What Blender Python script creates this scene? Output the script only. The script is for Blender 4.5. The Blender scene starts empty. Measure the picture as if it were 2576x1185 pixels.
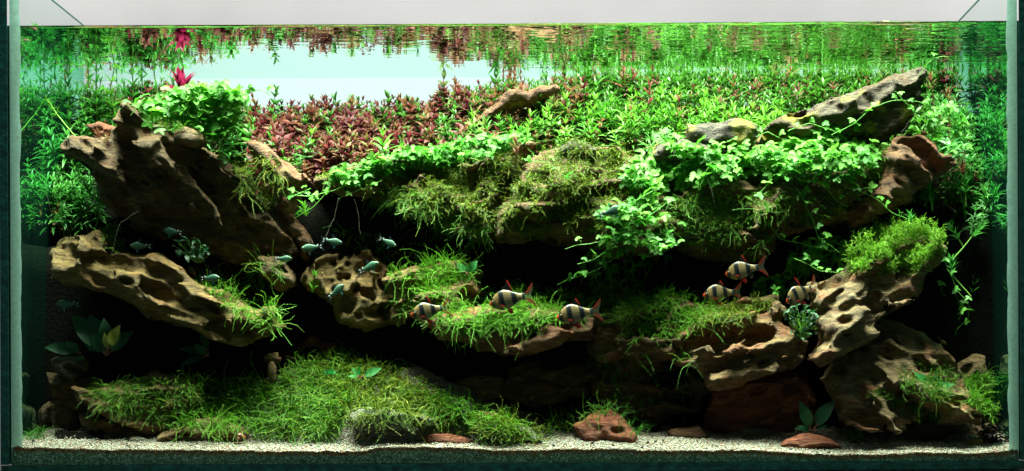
import bpy, math, random
import numpy as np
from mathutils import Vector, Matrix, Quaternion
from mathutils.bvhtree import BVHTree

random.seed(7); rng = np.random.default_rng(7)
sc = bpy.context.scene
COL = sc.collection

# ------------------------------------------------------------------ camera
# picture coordinates below are in a 2575 px wide copy of the photograph
VW, VH = 2575.0, 1185.0
PPM = 2067.0                    # picture pixels per metre on the front glass
VX0, VY0 = 1446.0, 1069.0       # where the level view axis meets the picture
CAMD = 2.5                      # camera to front glass
CAMZ = 0.044                    # camera height above the tank's bottom
ROLL = 0.0048
cam_d = bpy.data.cameras.new('camera'); cam = bpy.data.objects.new('camera', cam_d); COL.objects.link(cam)
cam.location = (0, -CAMD, CAMZ); cam.rotation_euler = (math.pi/2, ROLL, 0)
cam_d.sensor_width = 36; cam_d.lens = 36*CAMD/(VW/PPM)
cam_d.shift_x = (VW/2-VX0)/VW; cam_d.shift_y = (VY0-VH/2)/VW
cam_d.clip_start = .05; cam_d.clip_end = 50
sc.camera = cam

# ------------------------------------------------------------------ world, lamps, exposure
w = bpy.data.worlds.new('World'); sc.world = w; w.use_nodes = True
bg = w.node_tree.nodes['Background']; bg.inputs[0].default_value = (.58, 1, .80, 1); bg.inputs[1].default_value = .105

def area(name, loc, rot, sx, sy, power, col=(1, 1, 1), spread=180):
    l = bpy.data.lights.new(name, 'AREA'); l.shape = 'RECTANGLE'; l.size = sx; l.size_y = sy
    l.energy = power; l.color = col; l.spread = math.radians(spread)
    o = bpy.data.objects.new(name, l); o.location = loc; o.rotation_euler = rot; COL.objects.link(o)
    return o
area('tank_lamp', (-.08, .10, 1.25), (0, 0, 0), 1.30, .40, 40, (.90, 1, .80), 62)
area('backdrop_lamp', (-.07, .72, .50), (math.radians(-90), 0, 0), 1.3, .35, 1.4, (.88, .97, 1), 150)
area('wall_lamp', (-.07, .95, 1.1), (math.radians(28), 0, 0), 2.6, .2, 8.0, (1, .94, .93), 120)

sc.view_settings.view_transform = 'Standard'; sc.view_settings.look = 'None'
sc.view_settings.exposure = 0; sc.view_settings.gamma = 1; sc.view_settings.use_curve_mapping = False
sc.cycles.use_denoising = True
sc.cycles.max_bounces = 10; sc.cycles.diffuse_bounces = 3; sc.cycles.glossy_bounces = 4
sc.cycles.transmission_bounces = 4; sc.cycles.transparent_max_bounces = 10
sc.cycles.sample_clamp_indirect = 4
sc.cycles.caustics_reflective = False; sc.cycles.caustics_refractive = False

def P(vx, vy, Y):
    """world point at depth Y on the line of sight through a picture point"""
    ux = vx-VX0; uy = vy-VY0
    ax = ux-ROLL*uy; ay = uy+ROLL*ux
    k = (1+Y/CAMD)/PPM
    return np.array([ax*k, Y, CAMZ-ay*k])
def V(p):
    k = PPM/(1+p[1]/CAMD); ax = p[0]*k; ay = -(p[2]-CAMZ)*k
    return (VX0+ax+ROLL*ay, VY0+ay-ROLL*ax)

# ------------------------------------------------------------------ noise
_perm = np.tile(np.random.default_rng(3).permutation(256), 3)
_val = np.random.default_rng(4).uniform(-1, 1, 256)
def vnoise(x, y, z):
    xi = np.floor(x).astype(np.int64); yi = np.floor(y).astype(np.int64); zi = np.floor(z).astype(np.int64)
    fx = x-xi; fy = y-yi; fz = z-zi
    fx = fx*fx*fx*(fx*(fx*6-15)+10); fy = fy*fy*fy*(fy*(fy*6-15)+10); fz = fz*fz*fz*(fz*(fz*6-15)+10)
    xi &= 255; yi &= 255; zi &= 255
    def h(a, b, c): return _val[_perm[_perm[_perm[xi+a]+yi+b]+zi+c]]
    x00 = h(0,0,0)*(1-fx)+h(1,0,0)*fx; x10 = h(0,1,0)*(1-fx)+h(1,1,0)*fx
    x01 = h(0,0,1)*(1-fx)+h(1,0,1)*fx; x11 = h(0,1,1)*(1-fx)+h(1,1,1)*fx
    return (x00*(1-fy)+x10*fy)*(1-fz)+(x01*(1-fy)+x11*fy)*fz
def fbm(x, y, z, o=3):
    s = 0; a = 1; t = 0
    for i in range(o):
        s = s+a*vnoise(x*2**i+i*17.3, y*2**i+i*5.1, z*2**i+i*9.7); t += a; a *= .5
    return s/t

# ------------------------------------------------------------------ mesh helpers
def mesh_from(name, verts, faces, mat=None, smooth=True):
    me = bpy.data.meshes.new(name)
    verts = np.asarray(verts, dtype=np.float32)
    if isinstance(faces, np.ndarray) and faces.ndim == 2:
        n, k = faces.shape
        me.vertices.add(len(verts)); me.vertices.foreach_set('co', verts.ravel())
        me.loops.add(n*k); me.loops.foreach_set('vertex_index', faces.astype(np.int32).ravel())
        me.polygons.add(n); me.polygons.foreach_set('loop_start', np.arange(0, n*k, k, dtype=np.int32))
        me.update(calc_edges=True)
    else:
        me.from_pydata([tuple(v) for v in verts], [], [tuple(f) for f in faces]); me.update()
    if smooth: me.polygons.foreach_set('use_smooth', np.ones(len(me.polygons), dtype=bool))
    if mat: me.materials.append(mat)
    return me
def add(name, me, parent=None, loc=None):
    o = bpy.data.objects.new(name, me); COL.objects.link(o)
    if parent is not None: o.parent = parent
    if loc is not None: o.location = loc
    return o
def tag(o, label=None, cat=None, group=None, kind=None):
    if label: o['label'] = label
    if cat: o['category'] = cat
    if group: o['group'] = group
    if kind: o['kind'] = kind
    return o
def empty(name, loc=(0, 0, 0)):
    o = bpy.data.objects.new(name, None); o.empty_display_size = .01; COL.objects.link(o); o.location = loc
    return o
def box_mesh(name, lo, hi, mat, bevel=0):
    x0, y0, z0 = lo; x1, y1, z1 = hi
    v = [(x0,y0,z0),(x1,y0,z0),(x1,y1,z0),(x0,y1,z0),(x0,y0,z1),(x1,y0,z1),(x1,y1,z1),(x0,y1,z1)]
    f = [(0,3,2,1),(4,5,6,7),(0,1,5,4),(1,2,6,5),(2,3,7,6),(3,0,4,7)]
    return mesh_from(name, v, f, mat, False)
def merge(tv, tf, mats):
    """one vertex/face array out of a template placed by many 4x4 matrices"""
    tv = np.asarray(tv, float); tf = np.asarray(tf, int); M = np.asarray(mats, float)
    vv = np.einsum('nij,vj->nvi', M[:, :3, :3], tv)+M[:, None, :3, 3]
    ff = tf[None]+(np.arange(len(M))*len(tv))[:, None, None]
    return vv.reshape(-1, 3), ff.reshape(-1, tf.shape[1])
def frame(pos, xdir, up, s=1.0):
    x = np.asarray(xdir, float); x = x/(np.linalg.norm(x)+1e-9)
    z = np.asarray(up, float); z = z-x*np.dot(x, z); n = np.linalg.norm(z)
    if n < 1e-6: z = np.cross(x, [.3, .5, .8]); n = np.linalg.norm(z)
    z = z/n; y = np.cross(z, x)
    m = np.eye(4); s = np.ones(3)*s
    m[:3, 0] = x*s[0]; m[:3, 1] = y*s[1]; m[:3, 2] = z*s[2]; m[:3, 3] = pos
    return m
def tube(path, r, sides=5, taper=None):
    path = np.asarray(path, float); n = len(path)
    rr = np.ones(n)*r if taper is None else r*np.linspace(1, taper, n)
    t = np.gradient(path, axis=0); t /= np.linalg.norm(t, axis=1)[:, None]+1e-9
    a = np.cross(t, [.31, .42, .85]); a /= np.linalg.norm(a, axis=1)[:, None]+1e-9
    b = np.cross(t, a)
    ang = np.arange(sides)*2*np.pi/sides
    v = path[:, None]+rr[:, None, None]*(np.cos(ang)[None, :, None]*a[:, None]+np.sin(ang)[None, :, None]*b[:, None])
    f = []
    for i in range(n-1):
        for j in range(sides):
            k = (j+1) % sides
            f.append((i*sides+j, i*sides+k, (i+1)*sides+k, (i+1)*sides+j))
    return v.reshape(-1, 3), np.array(f)
def cat_parts(parts):
    vs = []; fs = []; o = 0
    for v, f in parts:
        vs.append(v); fs.append(np.asarray(f)+o); o += len(v)
    return np.concatenate(vs), np.concatenate(fs)

# ------------------------------------------------------------------ materials
def new_mat(name):
    m = bpy.data.materials.new(name); m.use_nodes = True
    nt = m.node_tree; nt.nodes.clear()
    return m, nt.nodes, nt.links
def N(nodes, t, **kw):
    n = nodes.new(t)
    for k, v in kw.items(): setattr(n, k, v)
    return n
def ramp(nodes, stops, interp='LINEAR'):
    r = nodes.new('ShaderNodeValToRGB'); cr = r.color_ramp; cr.interpolation = interp
    while len(cr.elements) > 1: cr.elements.remove(cr.elements[0])
    for i, (p, c) in enumerate(stops):
        e = cr.elements[0] if i == 0 else cr.elements.new(p)
        e.position = p; e.color = (*c, 1) if len(c) == 3 else c
    return r
def out(nodes, links, sh):
    o = nodes.new('ShaderNodeOutputMaterial'); links.new(sh, o.inputs[0]); return o

def rock_mat(name, c_dark, c_mid, c_light, c_stain, stain=.5, scale=1.0, angle=0, patch=None):
    m, n, l = new_mat(name)
    tc = N(n, 'ShaderNodeTexCoord')
    def noise(sc3, detail=8, rough=.65, loc=(0, 0, 0), typ=None, dist=0):
        mp = N(n, 'ShaderNodeMapping'); mp.inputs['Rotation'].default_value = (0, math.radians(angle), 0)
        mp.inputs['Scale'].default_value = tuple(v*scale for v in sc3); mp.inputs['Location'].default_value = loc
        l.new(tc.outputs['Object'], mp.inputs[0])
        t = N(n, 'ShaderNodeTexNoise'); t.inputs['Scale'].default_value = 1; t.inputs['Detail'].default_value = detail
        t.inputs['Roughness'].default_value = rough; t.inputs['Distortion'].default_value = dist
        if typ: t.noise_type = typ
        l.new(mp.outputs[0], t.inputs['Vector']); return t.outputs[0]
    n1 = noise((30, 50, 110), 9, .72, dist=.6)
    r1 = ramp(n, [(.36, c_dark), (.47, c_mid), (.55, c_mid), (.66, c_light)]); l.new(n1, r1.inputs[0])
    n2 = noise((20, 24, 34), 6, .6, (1.3, 4, 2))
    r2 = ramp(n, [(.52, (0, 0, 0)), (.62, (stain,)*3)]); l.new(n2, r2.inputs[0])
    mx = N(n, 'ShaderNodeMix', data_type='RGBA'); l.new(r2.outputs[0], mx.inputs[0]); l.new(r1.outputs[0], mx.inputs[6])
    mx.inputs[7].default_value = (*c_stain, 1); col = mx.outputs[2]
    # thin cracks along the bedding
    n5 = noise((34, 60, 150), 5, .6, (7, 2, 5), dist=1.2)
    s5 = N(n, 'ShaderNodeMath', operation='SUBTRACT'); l.new(n5, s5.inputs[0]); s5.inputs[1].default_value = .5
    a5 = N(n, 'ShaderNodeMath', operation='ABSOLUTE'); l.new(s5.outputs[0], a5.inputs[0])
    r5 = ramp(n, [(0, (1, 1, 1)), (.018, (0, 0, 0))]); l.new(a5.outputs[0], r5.inputs[0])
    m5 = N(n, 'ShaderNodeMix', data_type='RGBA'); l.new(col, m5.inputs[6]); m5.inputs[7].default_value = tuple(c*.45 for c in c_dark)+(1,)
    k5 = N(n, 'ShaderNodeMath', operation='MULTIPLY'); l.new(r5.outputs[0], k5.inputs[0]); k5.inputs[1].default_value = .75; l.new(k5.outputs[0], m5.inputs[0]); col = m5.outputs[2]
    if patch:
        n4 = noise((15, 15, 15), 6, .6, (3.1, 1.7, .4))
        r4 = ramp(n, [(patch[1], (0, 0, 0)), (patch[1]+.06, (.85,)*3)]); l.new(n4, r4.inputs[0])
        m4 = N(n, 'ShaderNodeMix', data_type='RGBA'); l.new(r4.outputs[0], m4.inputs[0]); l.new(col, m4.inputs[6])
        m4.inputs[7].default_value = (*patch[0], 1); col = m4.outputs[2]
    n3 = noise((420, 420, 520), 4, .7)
    b = N(n, 'ShaderNodeBsdfPrincipled'); b.inputs['Roughness'].default_value = .62; b.inputs['Specular IOR Level'].default_value = .3
    l.new(col, b.inputs['Base Color'])
    h1 = N(n, 'ShaderNodeMath', operation='MULTIPLY_ADD'); l.new(n3, h1.inputs[0]); h1.inputs[1].default_value = .22; l.new(n1, h1.inputs[2])
    h2 = N(n, 'ShaderNodeMath', operation='MULTIPLY_ADD'); l.new(r5.outputs[0], h2.inputs[0]); h2.inputs[1].default_value = -.16; l.new(h1.outputs[0], h2.inputs[2])
    bp = N(n, 'ShaderNodeBump'); bp.inputs['Strength'].default_value = 1; bp.inputs['Distance'].default_value = .011
    l.new(h2.outputs[0], bp.inputs['Height']); l.new(bp.outputs[0], b.inputs['Normal'])
    out(n, l, b.outputs[0]); return m

def leaf_mat(name, c1, c2, trans=.4, rough=.42, island=False, tint=None, vein=0):
    """leaf tissue: colour varies from leaf to leaf, light passes through"""
    m, n, l = new_mat(name)
    if island:
        g = N(n, 'ShaderNodeNewGeometry'); rnd = g.outputs['Random Per Island']
    else:
        g = N(n, 'ShaderNodeObjectInfo'); rnd = g.outputs['Random']
    r = ramp(n, [(0, c1), (1, c2)] if tint is None else [(0, c1), (.7, c2), (.9, tint)]); l.new(rnd, r.inputs[0])
    tc = N(n, 'ShaderNodeTexCoord'); nz = N(n, 'ShaderNodeTexNoise'); nz.inputs['Scale'].default_value = 260 if island else 5
    l.new(tc.outputs['Object'], nz.inputs['Vector'])
    hs = N(n, 'ShaderNodeHueSaturation'); l.new(r.outputs[0], hs.inputs['Color'])
    mr = N(n, 'ShaderNodeMapRange'); mr.inputs[3].default_value = .7; mr.inputs[4].default_value = 1.25; l.new(nz.outputs[0], mr.inputs[0]); l.new(mr.outputs[0], hs.inputs['Value'])
    b = N(n, 'ShaderNodeBsdfPrincipled'); b.inputs['Roughness'].default_value = rough; b.inputs['Specular IOR Level'].default_value = .35
    l.new(hs.outputs[0], b.inputs['Base Color'])
    t = N(n, 'ShaderNodeBsdfTranslucent'); l.new(hs.outputs[0], t.inputs[0])
    mx = N(n, 'ShaderNodeMixShader'); mx.inputs[0].default_value = trans
    l.new(b.outputs[0], mx.inputs[1]); l.new(t.outputs[0], mx.inputs[2])
    out(n, l, mx.outputs[0]); return m
def plain_mat(name, col, rough=.6, spec=.4, noise=None, metal=0):
    m, n, l = new_mat(name)
    b = N(n, 'ShaderNodeBsdfPrincipled'); b.inputs['Base Color'].default_value = (*col, 1)
    b.inputs['Roughness'].default_value = rough; b.inputs['Specular IOR Level'].default_value = spec; b.inputs['Metallic'].default_value = metal
    if noise:
        tc = N(n, 'ShaderNodeTexCoord'); nz = N(n, 'ShaderNodeTexNoise'); nz.inputs['Scale'].default_value = noise[0]; nz.inputs['Detail'].default_value = 6
        l.new(tc.outputs['Object'], nz.inputs['Vector'])
        r = ramp(n, [(.3, tuple(c*(1-noise[1]) for c in col)), (.7, tuple(c*(1+noise[1]) for c in col))]); l.new(nz.outputs[0], r.inputs[0])
        l.new(r.outputs[0], b.inputs['Base Color'])
        bp = N(n, 'ShaderNodeBump'); bp.inputs['Strength'].default_value = .4; bp.inputs['Distance'].default_value = .003
        l.new(nz.outputs[0], bp.inputs['Height']); l.new(bp.outputs[0], b.inputs['Normal'])
    out(n, l, b.outputs[0]); return m

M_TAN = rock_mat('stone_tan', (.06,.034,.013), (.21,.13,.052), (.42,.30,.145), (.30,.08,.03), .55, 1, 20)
M_PALE = rock_mat('stone_pale', (.065,.04,.018), (.225,.15,.068), (.47,.37,.21), (.32,.085,.035), .6, 1, -25, ((.20,.22,.03), .60))
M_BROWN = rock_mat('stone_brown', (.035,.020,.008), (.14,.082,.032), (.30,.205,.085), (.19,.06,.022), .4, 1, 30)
M_OCHRE = rock_mat('stone_ochre', (.06,.034,.010), (.22,.14,.042), (.40,.30,.10), (.24,.075,.025), .4, 1, 30)
M_RED = rock_mat('stone_red', (.13,.035,.016), (.30,.085,.04), (.42,.16,.08), (.18,.09,.045), .4, 1.3, 10)
M_RUST = rock_mat('stone_rust', (.06,.026,.012), (.22,.105,.05), (.36,.23,.12), (.30,.08,.03), .6, 1, -30)
M_GREY = rock_mat('stone_grey', (.028,.022,.016), (.085,.068,.05), (.19,.155,.12), (.16,.075,.035), .4, 1, -20, ((.34,.30,.02), .49))
M_DARK = rock_mat('stone_dark', (.028,.02,.013), (.095,.07,.046), (.22,.17,.115), (.18,.085,.03), .4, 1, -25, ((.36,.33,.02), .52))
M_SLATE = rock_mat('stone_slate', (.06,.065,.05), (.19,.20,.15), (.42,.46,.37), (.20,.16,.08), .4, 1, 10)
M_SOIL = plain_mat('dark_soil', (.004, .0045, .003), .95, .05, (260, .6))
M_WOOD = rock_mat('driftwood_bark', (.08,.035,.018), (.22,.10,.05), (.36,.21,.12), (.26,.07,.035), .5, 1.5, -30)

def glass_mats():
    # inner face of a side pane: near grazing the water/glass/air boundary mirrors the tank
    m, n, l = new_mat('side_glass')
    lw = N(n, 'ShaderNodeLayerWeight'); lw.inputs[0].default_value = .5
    g = N(n, 'ShaderNodeBsdfGlossy'); g.inputs[0].default_value = (.40, .86, .62, 1); g.inputs[1].default_value = .02
    d = N(n, 'ShaderNodeBsdfPrincipled'); d.inputs['Base Color'].default_value = (.02, .10, .08, 1); d.inputs['Roughness'].default_value = .3
    mr = N(n, 'ShaderNodeMapRange'); mr.inputs[1].default_value = .3; mr.inputs[2].default_value = .75; mr.inputs[3].default_value = .1; mr.inputs[4].default_value = .88
    l.new(lw.outputs['Facing'], mr.inputs[0])
    mx = N(n, 'ShaderNodeMixShader'); l.new(mr.outputs[0], mx.inputs[0]); l.new(d.outputs[0], mx.inputs[1]); l.new(g.outputs[0], mx.inputs[2])
    out(n, l, mx.outputs[0]); side = m
    # clear front pane
    m, n, l = new_mat('clear_glass')
    t = N(n, 'ShaderNodeBsdfTransparent'); t.inputs[0].default_value = (.985, 1, .993, 1)
    g = N(n, 'ShaderNodeBsdfGlossy'); g.inputs[1].default_value = .01
    f = N(n, 'ShaderNodeFresnel'); f.inputs[0].default_value = 1.04
    mx = N(n, 'ShaderNodeMixShader'); l.new(f.outputs[0], mx.inputs[0]); l.new(t.outputs[0], mx.inputs[1]); l.new(g.outputs[0], mx.inputs[2])
    out(n, l, mx.outputs[0]); clear = m
    # water surface: mirrors from below past the critical angle, lets lamp light through from above
    m, n, l = new_mat('water_surface')
    t = N(n, 'ShaderNodeBsdfTransparent'); t.inputs[0].default_value = (.97, 1, .98, 1)
    g = N(n, 'ShaderNodeBsdfGlossy'); g.inputs[0].default_value = (.80, .93, .88, 1); g.inputs[1].default_value = 0.0
    f = N(n, 'ShaderNodeFresnel'); f.inputs[0].default_value = 1.333
    mx = N(n, 'ShaderNodeMixShader'); l.new(f.outputs[0], mx.inputs[0]); l.new(t.outputs[0], mx.inputs[1]); l.new(g.outputs[0], mx.inputs[2])
    out(n, l, mx.outputs[0]); water = m
    # frosted film on the back pane, lit from behind
    m, n, l = new_mat('frosted_film')
    t = N(n, 'ShaderNodeBsdfTranslucent'); t.inputs[0].default_value = (.84, .92, .98, 1)
    d = N(n, 'ShaderNodeBsdfDiffuse'); d.inputs[0].default_value = (.72, .79, .88, 1)
    mx = N(n, 'ShaderNodeMixShader'); mx.inputs[0].default_value = .6; l.new(d.outputs[0], mx.inputs[1]); l.new(t.outputs[0], mx.inputs[2])
    out(n, l, mx.outputs[0]); film = m
    return side, clear, water, film
M_SIDE, M_CLEAR, M_WATER, M_FILM = glass_mats()
M_PANE, _n, _l = new_mat('thin_clear_glass'); _t = N(_n, 'ShaderNodeBsdfTransparent'); _t.inputs[0].default_value = (.93, .97, .96, 1); out(_n, _l, _t.outputs[0])
M_EDGE = plain_mat('green_glass_edge', (.006, .075, .068), .15, .6, (90, .5))
M_SEAM = leaf_mat('silicone_seam', (.34, .60, .54), (.40, .64, .58), .5, .4, True)
M_RIM = plain_mat('teal_glass_rim', (.05, .30, .27), .15, .6)
M_STAND = plain_mat('black_cabinet', (.006, .006, .007), .55, .3)
M_WALL = plain_mat('painted_wall', (.62, .61, .61), .9, .1, (2.2, .14))

# ------------------------------------------------------------------ the tank
XL = P(26, 500, 0)[0]; XR = P(2559, 500, 0)[0]
DEP = .376; WZ = P(1446, 62, 0)[2]; RIM = WZ+.075
GT = .010
tag(add('wall', mesh_from('wall', [(-3, 1.25, -.6), (3, 1.25, -.6), (3, 1.25, 2.2), (-3, 1.25, 2.2)], [(0, 1, 2, 3)], M_WALL, False)), kind='structure')
stand = add('cabinet', box_mesh('cabinet', (XL-.04, -.02, -.25), (XR+.04, DEP+.03, -.0135), M_STAND))
tag(stand, 'black cabinet top edge under the aquarium', 'cabinet')
tank = empty('aquarium', (0, 0, -.01)); tag(tank, 'rectangular glass aquarium with teal edges and silicone corner seams', 'aquarium')
def tpart(name, lo, hi, mat, par=None):
    o = add(name, box_mesh(name, (lo[0], lo[1], lo[2]+.01), (hi[0], hi[1], hi[2]+.01), mat), par or tank); return o
tpart('bottom_pane', (XL-GT, -GT, -.012), (XR+GT, DEP+GT, -.002), M_EDGE)
tpart('front_pane', (XL-GT, -GT, 0), (XR+GT, -.0006, RIM), M_CLEAR)
for s, x in ((-1, XL), (1, XR)):
    a, b = (x-GT, x) if s < 0 else (x, x+GT)
    sp = tpart('side_pane', (a, 0, 0), (b, DEP, WZ+.002), M_SIDE); tpart('upper_pane', (a if s > 0 else b-.0005, 0, WZ+.0022), (a+.0005 if s > 0 else b, DEP, RIM), M_PANE, sp)
    tpart('pane_edge', (a, -GT-.0015, -.001), (b, -GT-.0003, RIM), M_EDGE, sp)
    w_ = .0125
    # silicone bead in the front corner, its inner edge uneven
    zs = np.linspace(0, RIM, 90); ed = w_+.0012*fbm(zs*60, zs*0+s*3, zs*0, 3)+.0005*np.sign(vnoise(zs*25, zs*0+7*s, zs*0))
    vv = []; ff = []
    for i, z in enumerate(zs):
        x0 = x; x1 = x-s*ed[i]
        vv += [(x0, -.0004, z), ((x0*.4+x1*.6), .0025, z), (x1, .0002, z)]
        if i: ff += [(3*i-3, 3*i-2, 3*i+1, 3*i), (3*i-2, 3*i-1, 3*i+2, 3*i+1)]
    add('silicone_seam', mesh_from('silicone_seam', vv, ff, M_SEAM, True), tank)
    vx0, vx1 = (x-.001, x+.0015) if s < 0 else (x-.0015, x+.001)
    tpart('rim_edge', (vx0, 0, RIM), (vx1, DEP, RIM+.001), M_RIM, sp)
bp_ = tpart('back_pane', (XL, DEP, 0), (XR, DEP+.002, RIM), M_FILM)

# water surface sheet: calm on the left, rippled towards the right
nx, ny = 420, 150
gx = np.linspace(XL, XR, nx); gy = np.linspace(0, DEP, ny)
GX, GY = np.meshgrid(gx, gy, indexing='ij')
amp = .00006+.00042*np.clip((GX-XL)/(XR-XL)*1.35-.35, 0, 1)
Zw = WZ+amp*(fbm(GX*38, GY*85, GX*0, 3)*1.5+.25*vnoise(GX*140, GY*210, GX*0+4))
Zw += .0022*np.exp(-GY/.0016)
idx = np.arange(nx*ny).reshape(nx, ny)
quads = lambda idx: np.stack([idx[:-1, :-1], idx[1:, :-1], idx[1:, 1:], idx[:-1, 1:]], -1).reshape(-1, 4)
tag(add('water', mesh_from('water', np.stack([GX, GY, Zw], -1).reshape(-1, 3), quads(idx), M_WATER)), kind='structure')

# ------------------------------------------------------------------ ground
def sand_mat():
    m, n, l = new_mat('white_sand')
    tc = N(n, 'ShaderNodeTexCoord'); vo = N(n, 'ShaderNodeTexVoronoi'); vo.inputs['Scale'].default_value = 480
    l.new(tc.outputs['Object'], vo.inputs['Vector'])
    sp = N(n, 'ShaderNodeSeparateColor'); l.new(vo.outputs['Color'], sp.inputs[0])
    r = ramp(n, [(0, (.05,.035,.02)), (.12, (.12,.075,.04)), (.3, (.18,.16,.11)), (.6, (.23,.22,.175)), (1, (.31,.31,.265))]); l.new(sp.outputs[0], r.inputs[0])
    rd = ramp(n, [(0, (.012,.010,.007)), (.5, (.05,.04,.025)), (1, (.16,.12,.08))]); l.new(sp.outputs[0], rd.inputs[0])
    at_ = N(n, 'ShaderNodeAttribute', attribute_name='gravel'); mxg = N(n, 'ShaderNodeMix', data_type='RGBA'); l.new(at_.outputs['Fac'], mxg.inputs[0]); l.new(r.outputs[0], mxg.inputs[6]); l.new(rd.outputs[0], mxg.inputs[7])
    b = N(n, 'ShaderNodeBsdfPrincipled'); b.inputs['Roughness'].default_value = .7; l.new(mxg.outputs[2], b.inputs['Base Color'])
    bp = N(n, 'ShaderNodeBump'); bp.inputs['Strength'].default_value = 1; bp.inputs['Distance'].default_value = .002; bp.invert = True
    l.new(vo.outputs['Distance'], bp.inputs['Height']); l.new(bp.outputs[0], b.inputs['Normal'])
    out(n, l, b.outputs[0]); a = m
    # the layer pressed against the front glass: rusty line on top, dark algae below
    m, n, l = new_mat('sand_behind_glass')
    tc = N(n, 'ShaderNodeTexCoord'); vo = N(n, 'ShaderNodeTexVoronoi'); vo.inputs['Scale'].default_value = 620
    l.new(tc.outputs['Object'], vo.inputs['Vector'])
    sp = N(n, 'ShaderNodeSeparateColor'); l.new(vo.outputs['Color'], sp.inputs[0])
    r = ramp(n, [(0, (.08,.13,.07)), (.5, (.22,.32,.20)), (.8, (.5,.6,.42)), (1, (.9,.95,.85))]); l.new(sp.outputs[0], r.inputs[0])
    r2 = ramp(n, [(0, (.12,.035,.012)), (.5, (.40,.13,.04)), (1, (.70,.42,.2))]); l.new(sp.outputs[1], r2.inputs[0])
    at = N(n, 'ShaderNodeAttribute', attribute_name='below')
    nz = N(n, 'ShaderNodeTexNoise'); nz.inputs['Scale'].default_value = 130; nz.inputs['Detail'].default_value = 4; l.new(tc.outputs['Object'], nz.inputs['Vector'])
    ma = N(n, 'ShaderNodeMath', operation='MULTIPLY_ADD'); l.new(nz.outputs[0], ma.inputs[0]); ma.inputs[1].default_value = .0075; l.new(at.outputs['Fac'], ma.inputs[2])
    mr = N(n, 'ShaderNodeMapRange'); mr.inputs[1].default_value = .0070; mr.inputs[2].default_value = .0095; l.new(ma.outputs[0], mr.inputs[0])
    mx = N(n, 'ShaderNodeMix', data_type='RGBA'); l.new(mr.outputs[0], mx.inputs[0]); l.new(r2.outputs[0], mx.inputs[6]); l.new(r.outputs[0], mx.inputs[7])
    b = N(n, 'ShaderNodeBsdfPrincipled'); b.inputs['Roughness'].default_value = .6; l.new(mx.outputs[2], b.inputs['Base Color'])
    bp = N(n, 'ShaderNodeBump'); bp.inputs['Strength'].default_value = .6; bp.inputs['Distance'].default_value = .001; bp.invert = True
    l.new(vo.outputs['Distance'], bp.inputs['Height']); l.new(bp.outputs[0], b.inputs['Normal'])
    out(n, l, b.outputs[0]); return a, m
M_SAND, M_SANDCUT = sand_mat()

def tab(xs, ys): return lambda v: np.interp(v, xs, ys)
S_FRONT = tab([40,260,640,860,915,950,1150,1260,1510,1717,1880,2045,2190,2335,2444,2550], [1126,1132,1135,1137,1135,1126,1126,1135,1130,1136,1134,1144,1146,1139,1141,1134])
S_BACK = tab([40,260,860,1330,1500,1717,1970,2190,2335,2480,2550], [1104,1111,1112,1109,1101,1103,1120,1128,1120,1121,1115])
H_MID = tab([40,420,560,700,850,1000,1100,1200,1330,1450,2550], [1100,1098,1070,1056,1026,1020,1032,1052,1086,1099,1108])
H_BACK = tab([40,380,520,650,750,850,950,1050,1150,1250,1350,1500,2550], [1095,1060,1000,966,932,920,922,938,972,1012,1062,1090,1100])
def ground_z(X, Y):
    k = PPM/(1+Y/CAMD); vx = VX0+X*k
    za = [CAMZ-(f(VX0+X*PPM/(1+y/CAMD))-VY0+ROLL*(vx-VX0))*(1+y/CAMD)/PPM for f, y in ((S_FRONT, 0), (S_BACK, .045), (H_MID, .068), (H_BACK, .125))]
    t = np.clip(Y/.045, 0, 1); z = za[0]*(1-t)+za[1]*t
    t = np.clip((Y-.045)/.023, 0, 1); z = z*(1-t)+za[2]*t
    t = np.clip((Y-.068)/.057, 0, 1); z = z*(1-t)+za[3]*t
    hill = np.clip((Y-.05)/.03, 0, 1)
    return z+.0012*fbm(X*60, Y*60, X*0, 3)+hill*(.011*fbm(X*20, Y*26, X*0+6, 2)+.006*fbm(X*60, Y*60, X*0, 2))
gx = np.linspace(XL, XR, 420); gy = np.linspace(.0004, .24, 100)
GX, GY = np.meshgrid(gx, gy, indexing='ij'); GZ = ground_z(GX, GY)
idx = np.arange(GX.size).reshape(GX.shape)
GV = np.stack([GX, GY, GZ], -1).reshape(-1, 3); GF = quads(idx)
sme = mesh_from('sand', GV, GF, M_SAND)
vxg = VX0+GX*PPM/(1+GY/CAMD); path_ = np.exp(-((vxg-1010-(.125-GY)*2200)/120)**2)*np.clip((GY-.075)/.02, 0, 1)
grv = np.clip((GY-.052-.006*fbm(GX*50, GY*50, GX*0, 2))/.008, 0, 1)*(1-np.clip(path_*1.0, 0, .45))
sme.attributes.new('gravel', 'FLOAT', 'POINT').data.foreach_set('value', grv.astype(np.float32).ravel())
sand = add('sand', sme); tag(sand, kind='structure')
fz = np.linspace(0, 1, 8); top = GZ[:, 0]
FX = np.repeat(gx[:, None], 8, 1); FZ = top[:, None]*(1-fz[None]**1.5)-.0015*fz[None]
me = mesh_from('sand_face', np.stack([FX, FX*0+.0003, FZ], -1).reshape(-1, 3), quads(np.arange(FX.size).reshape(FX.shape)), M_SANDCUT)
at = me.attributes.new('below', 'FLOAT', 'POINT'); at.data.foreach_set('value', (top[:, None]-FZ).astype(np.float32).ravel())
add('sand_face', me, sand)

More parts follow.
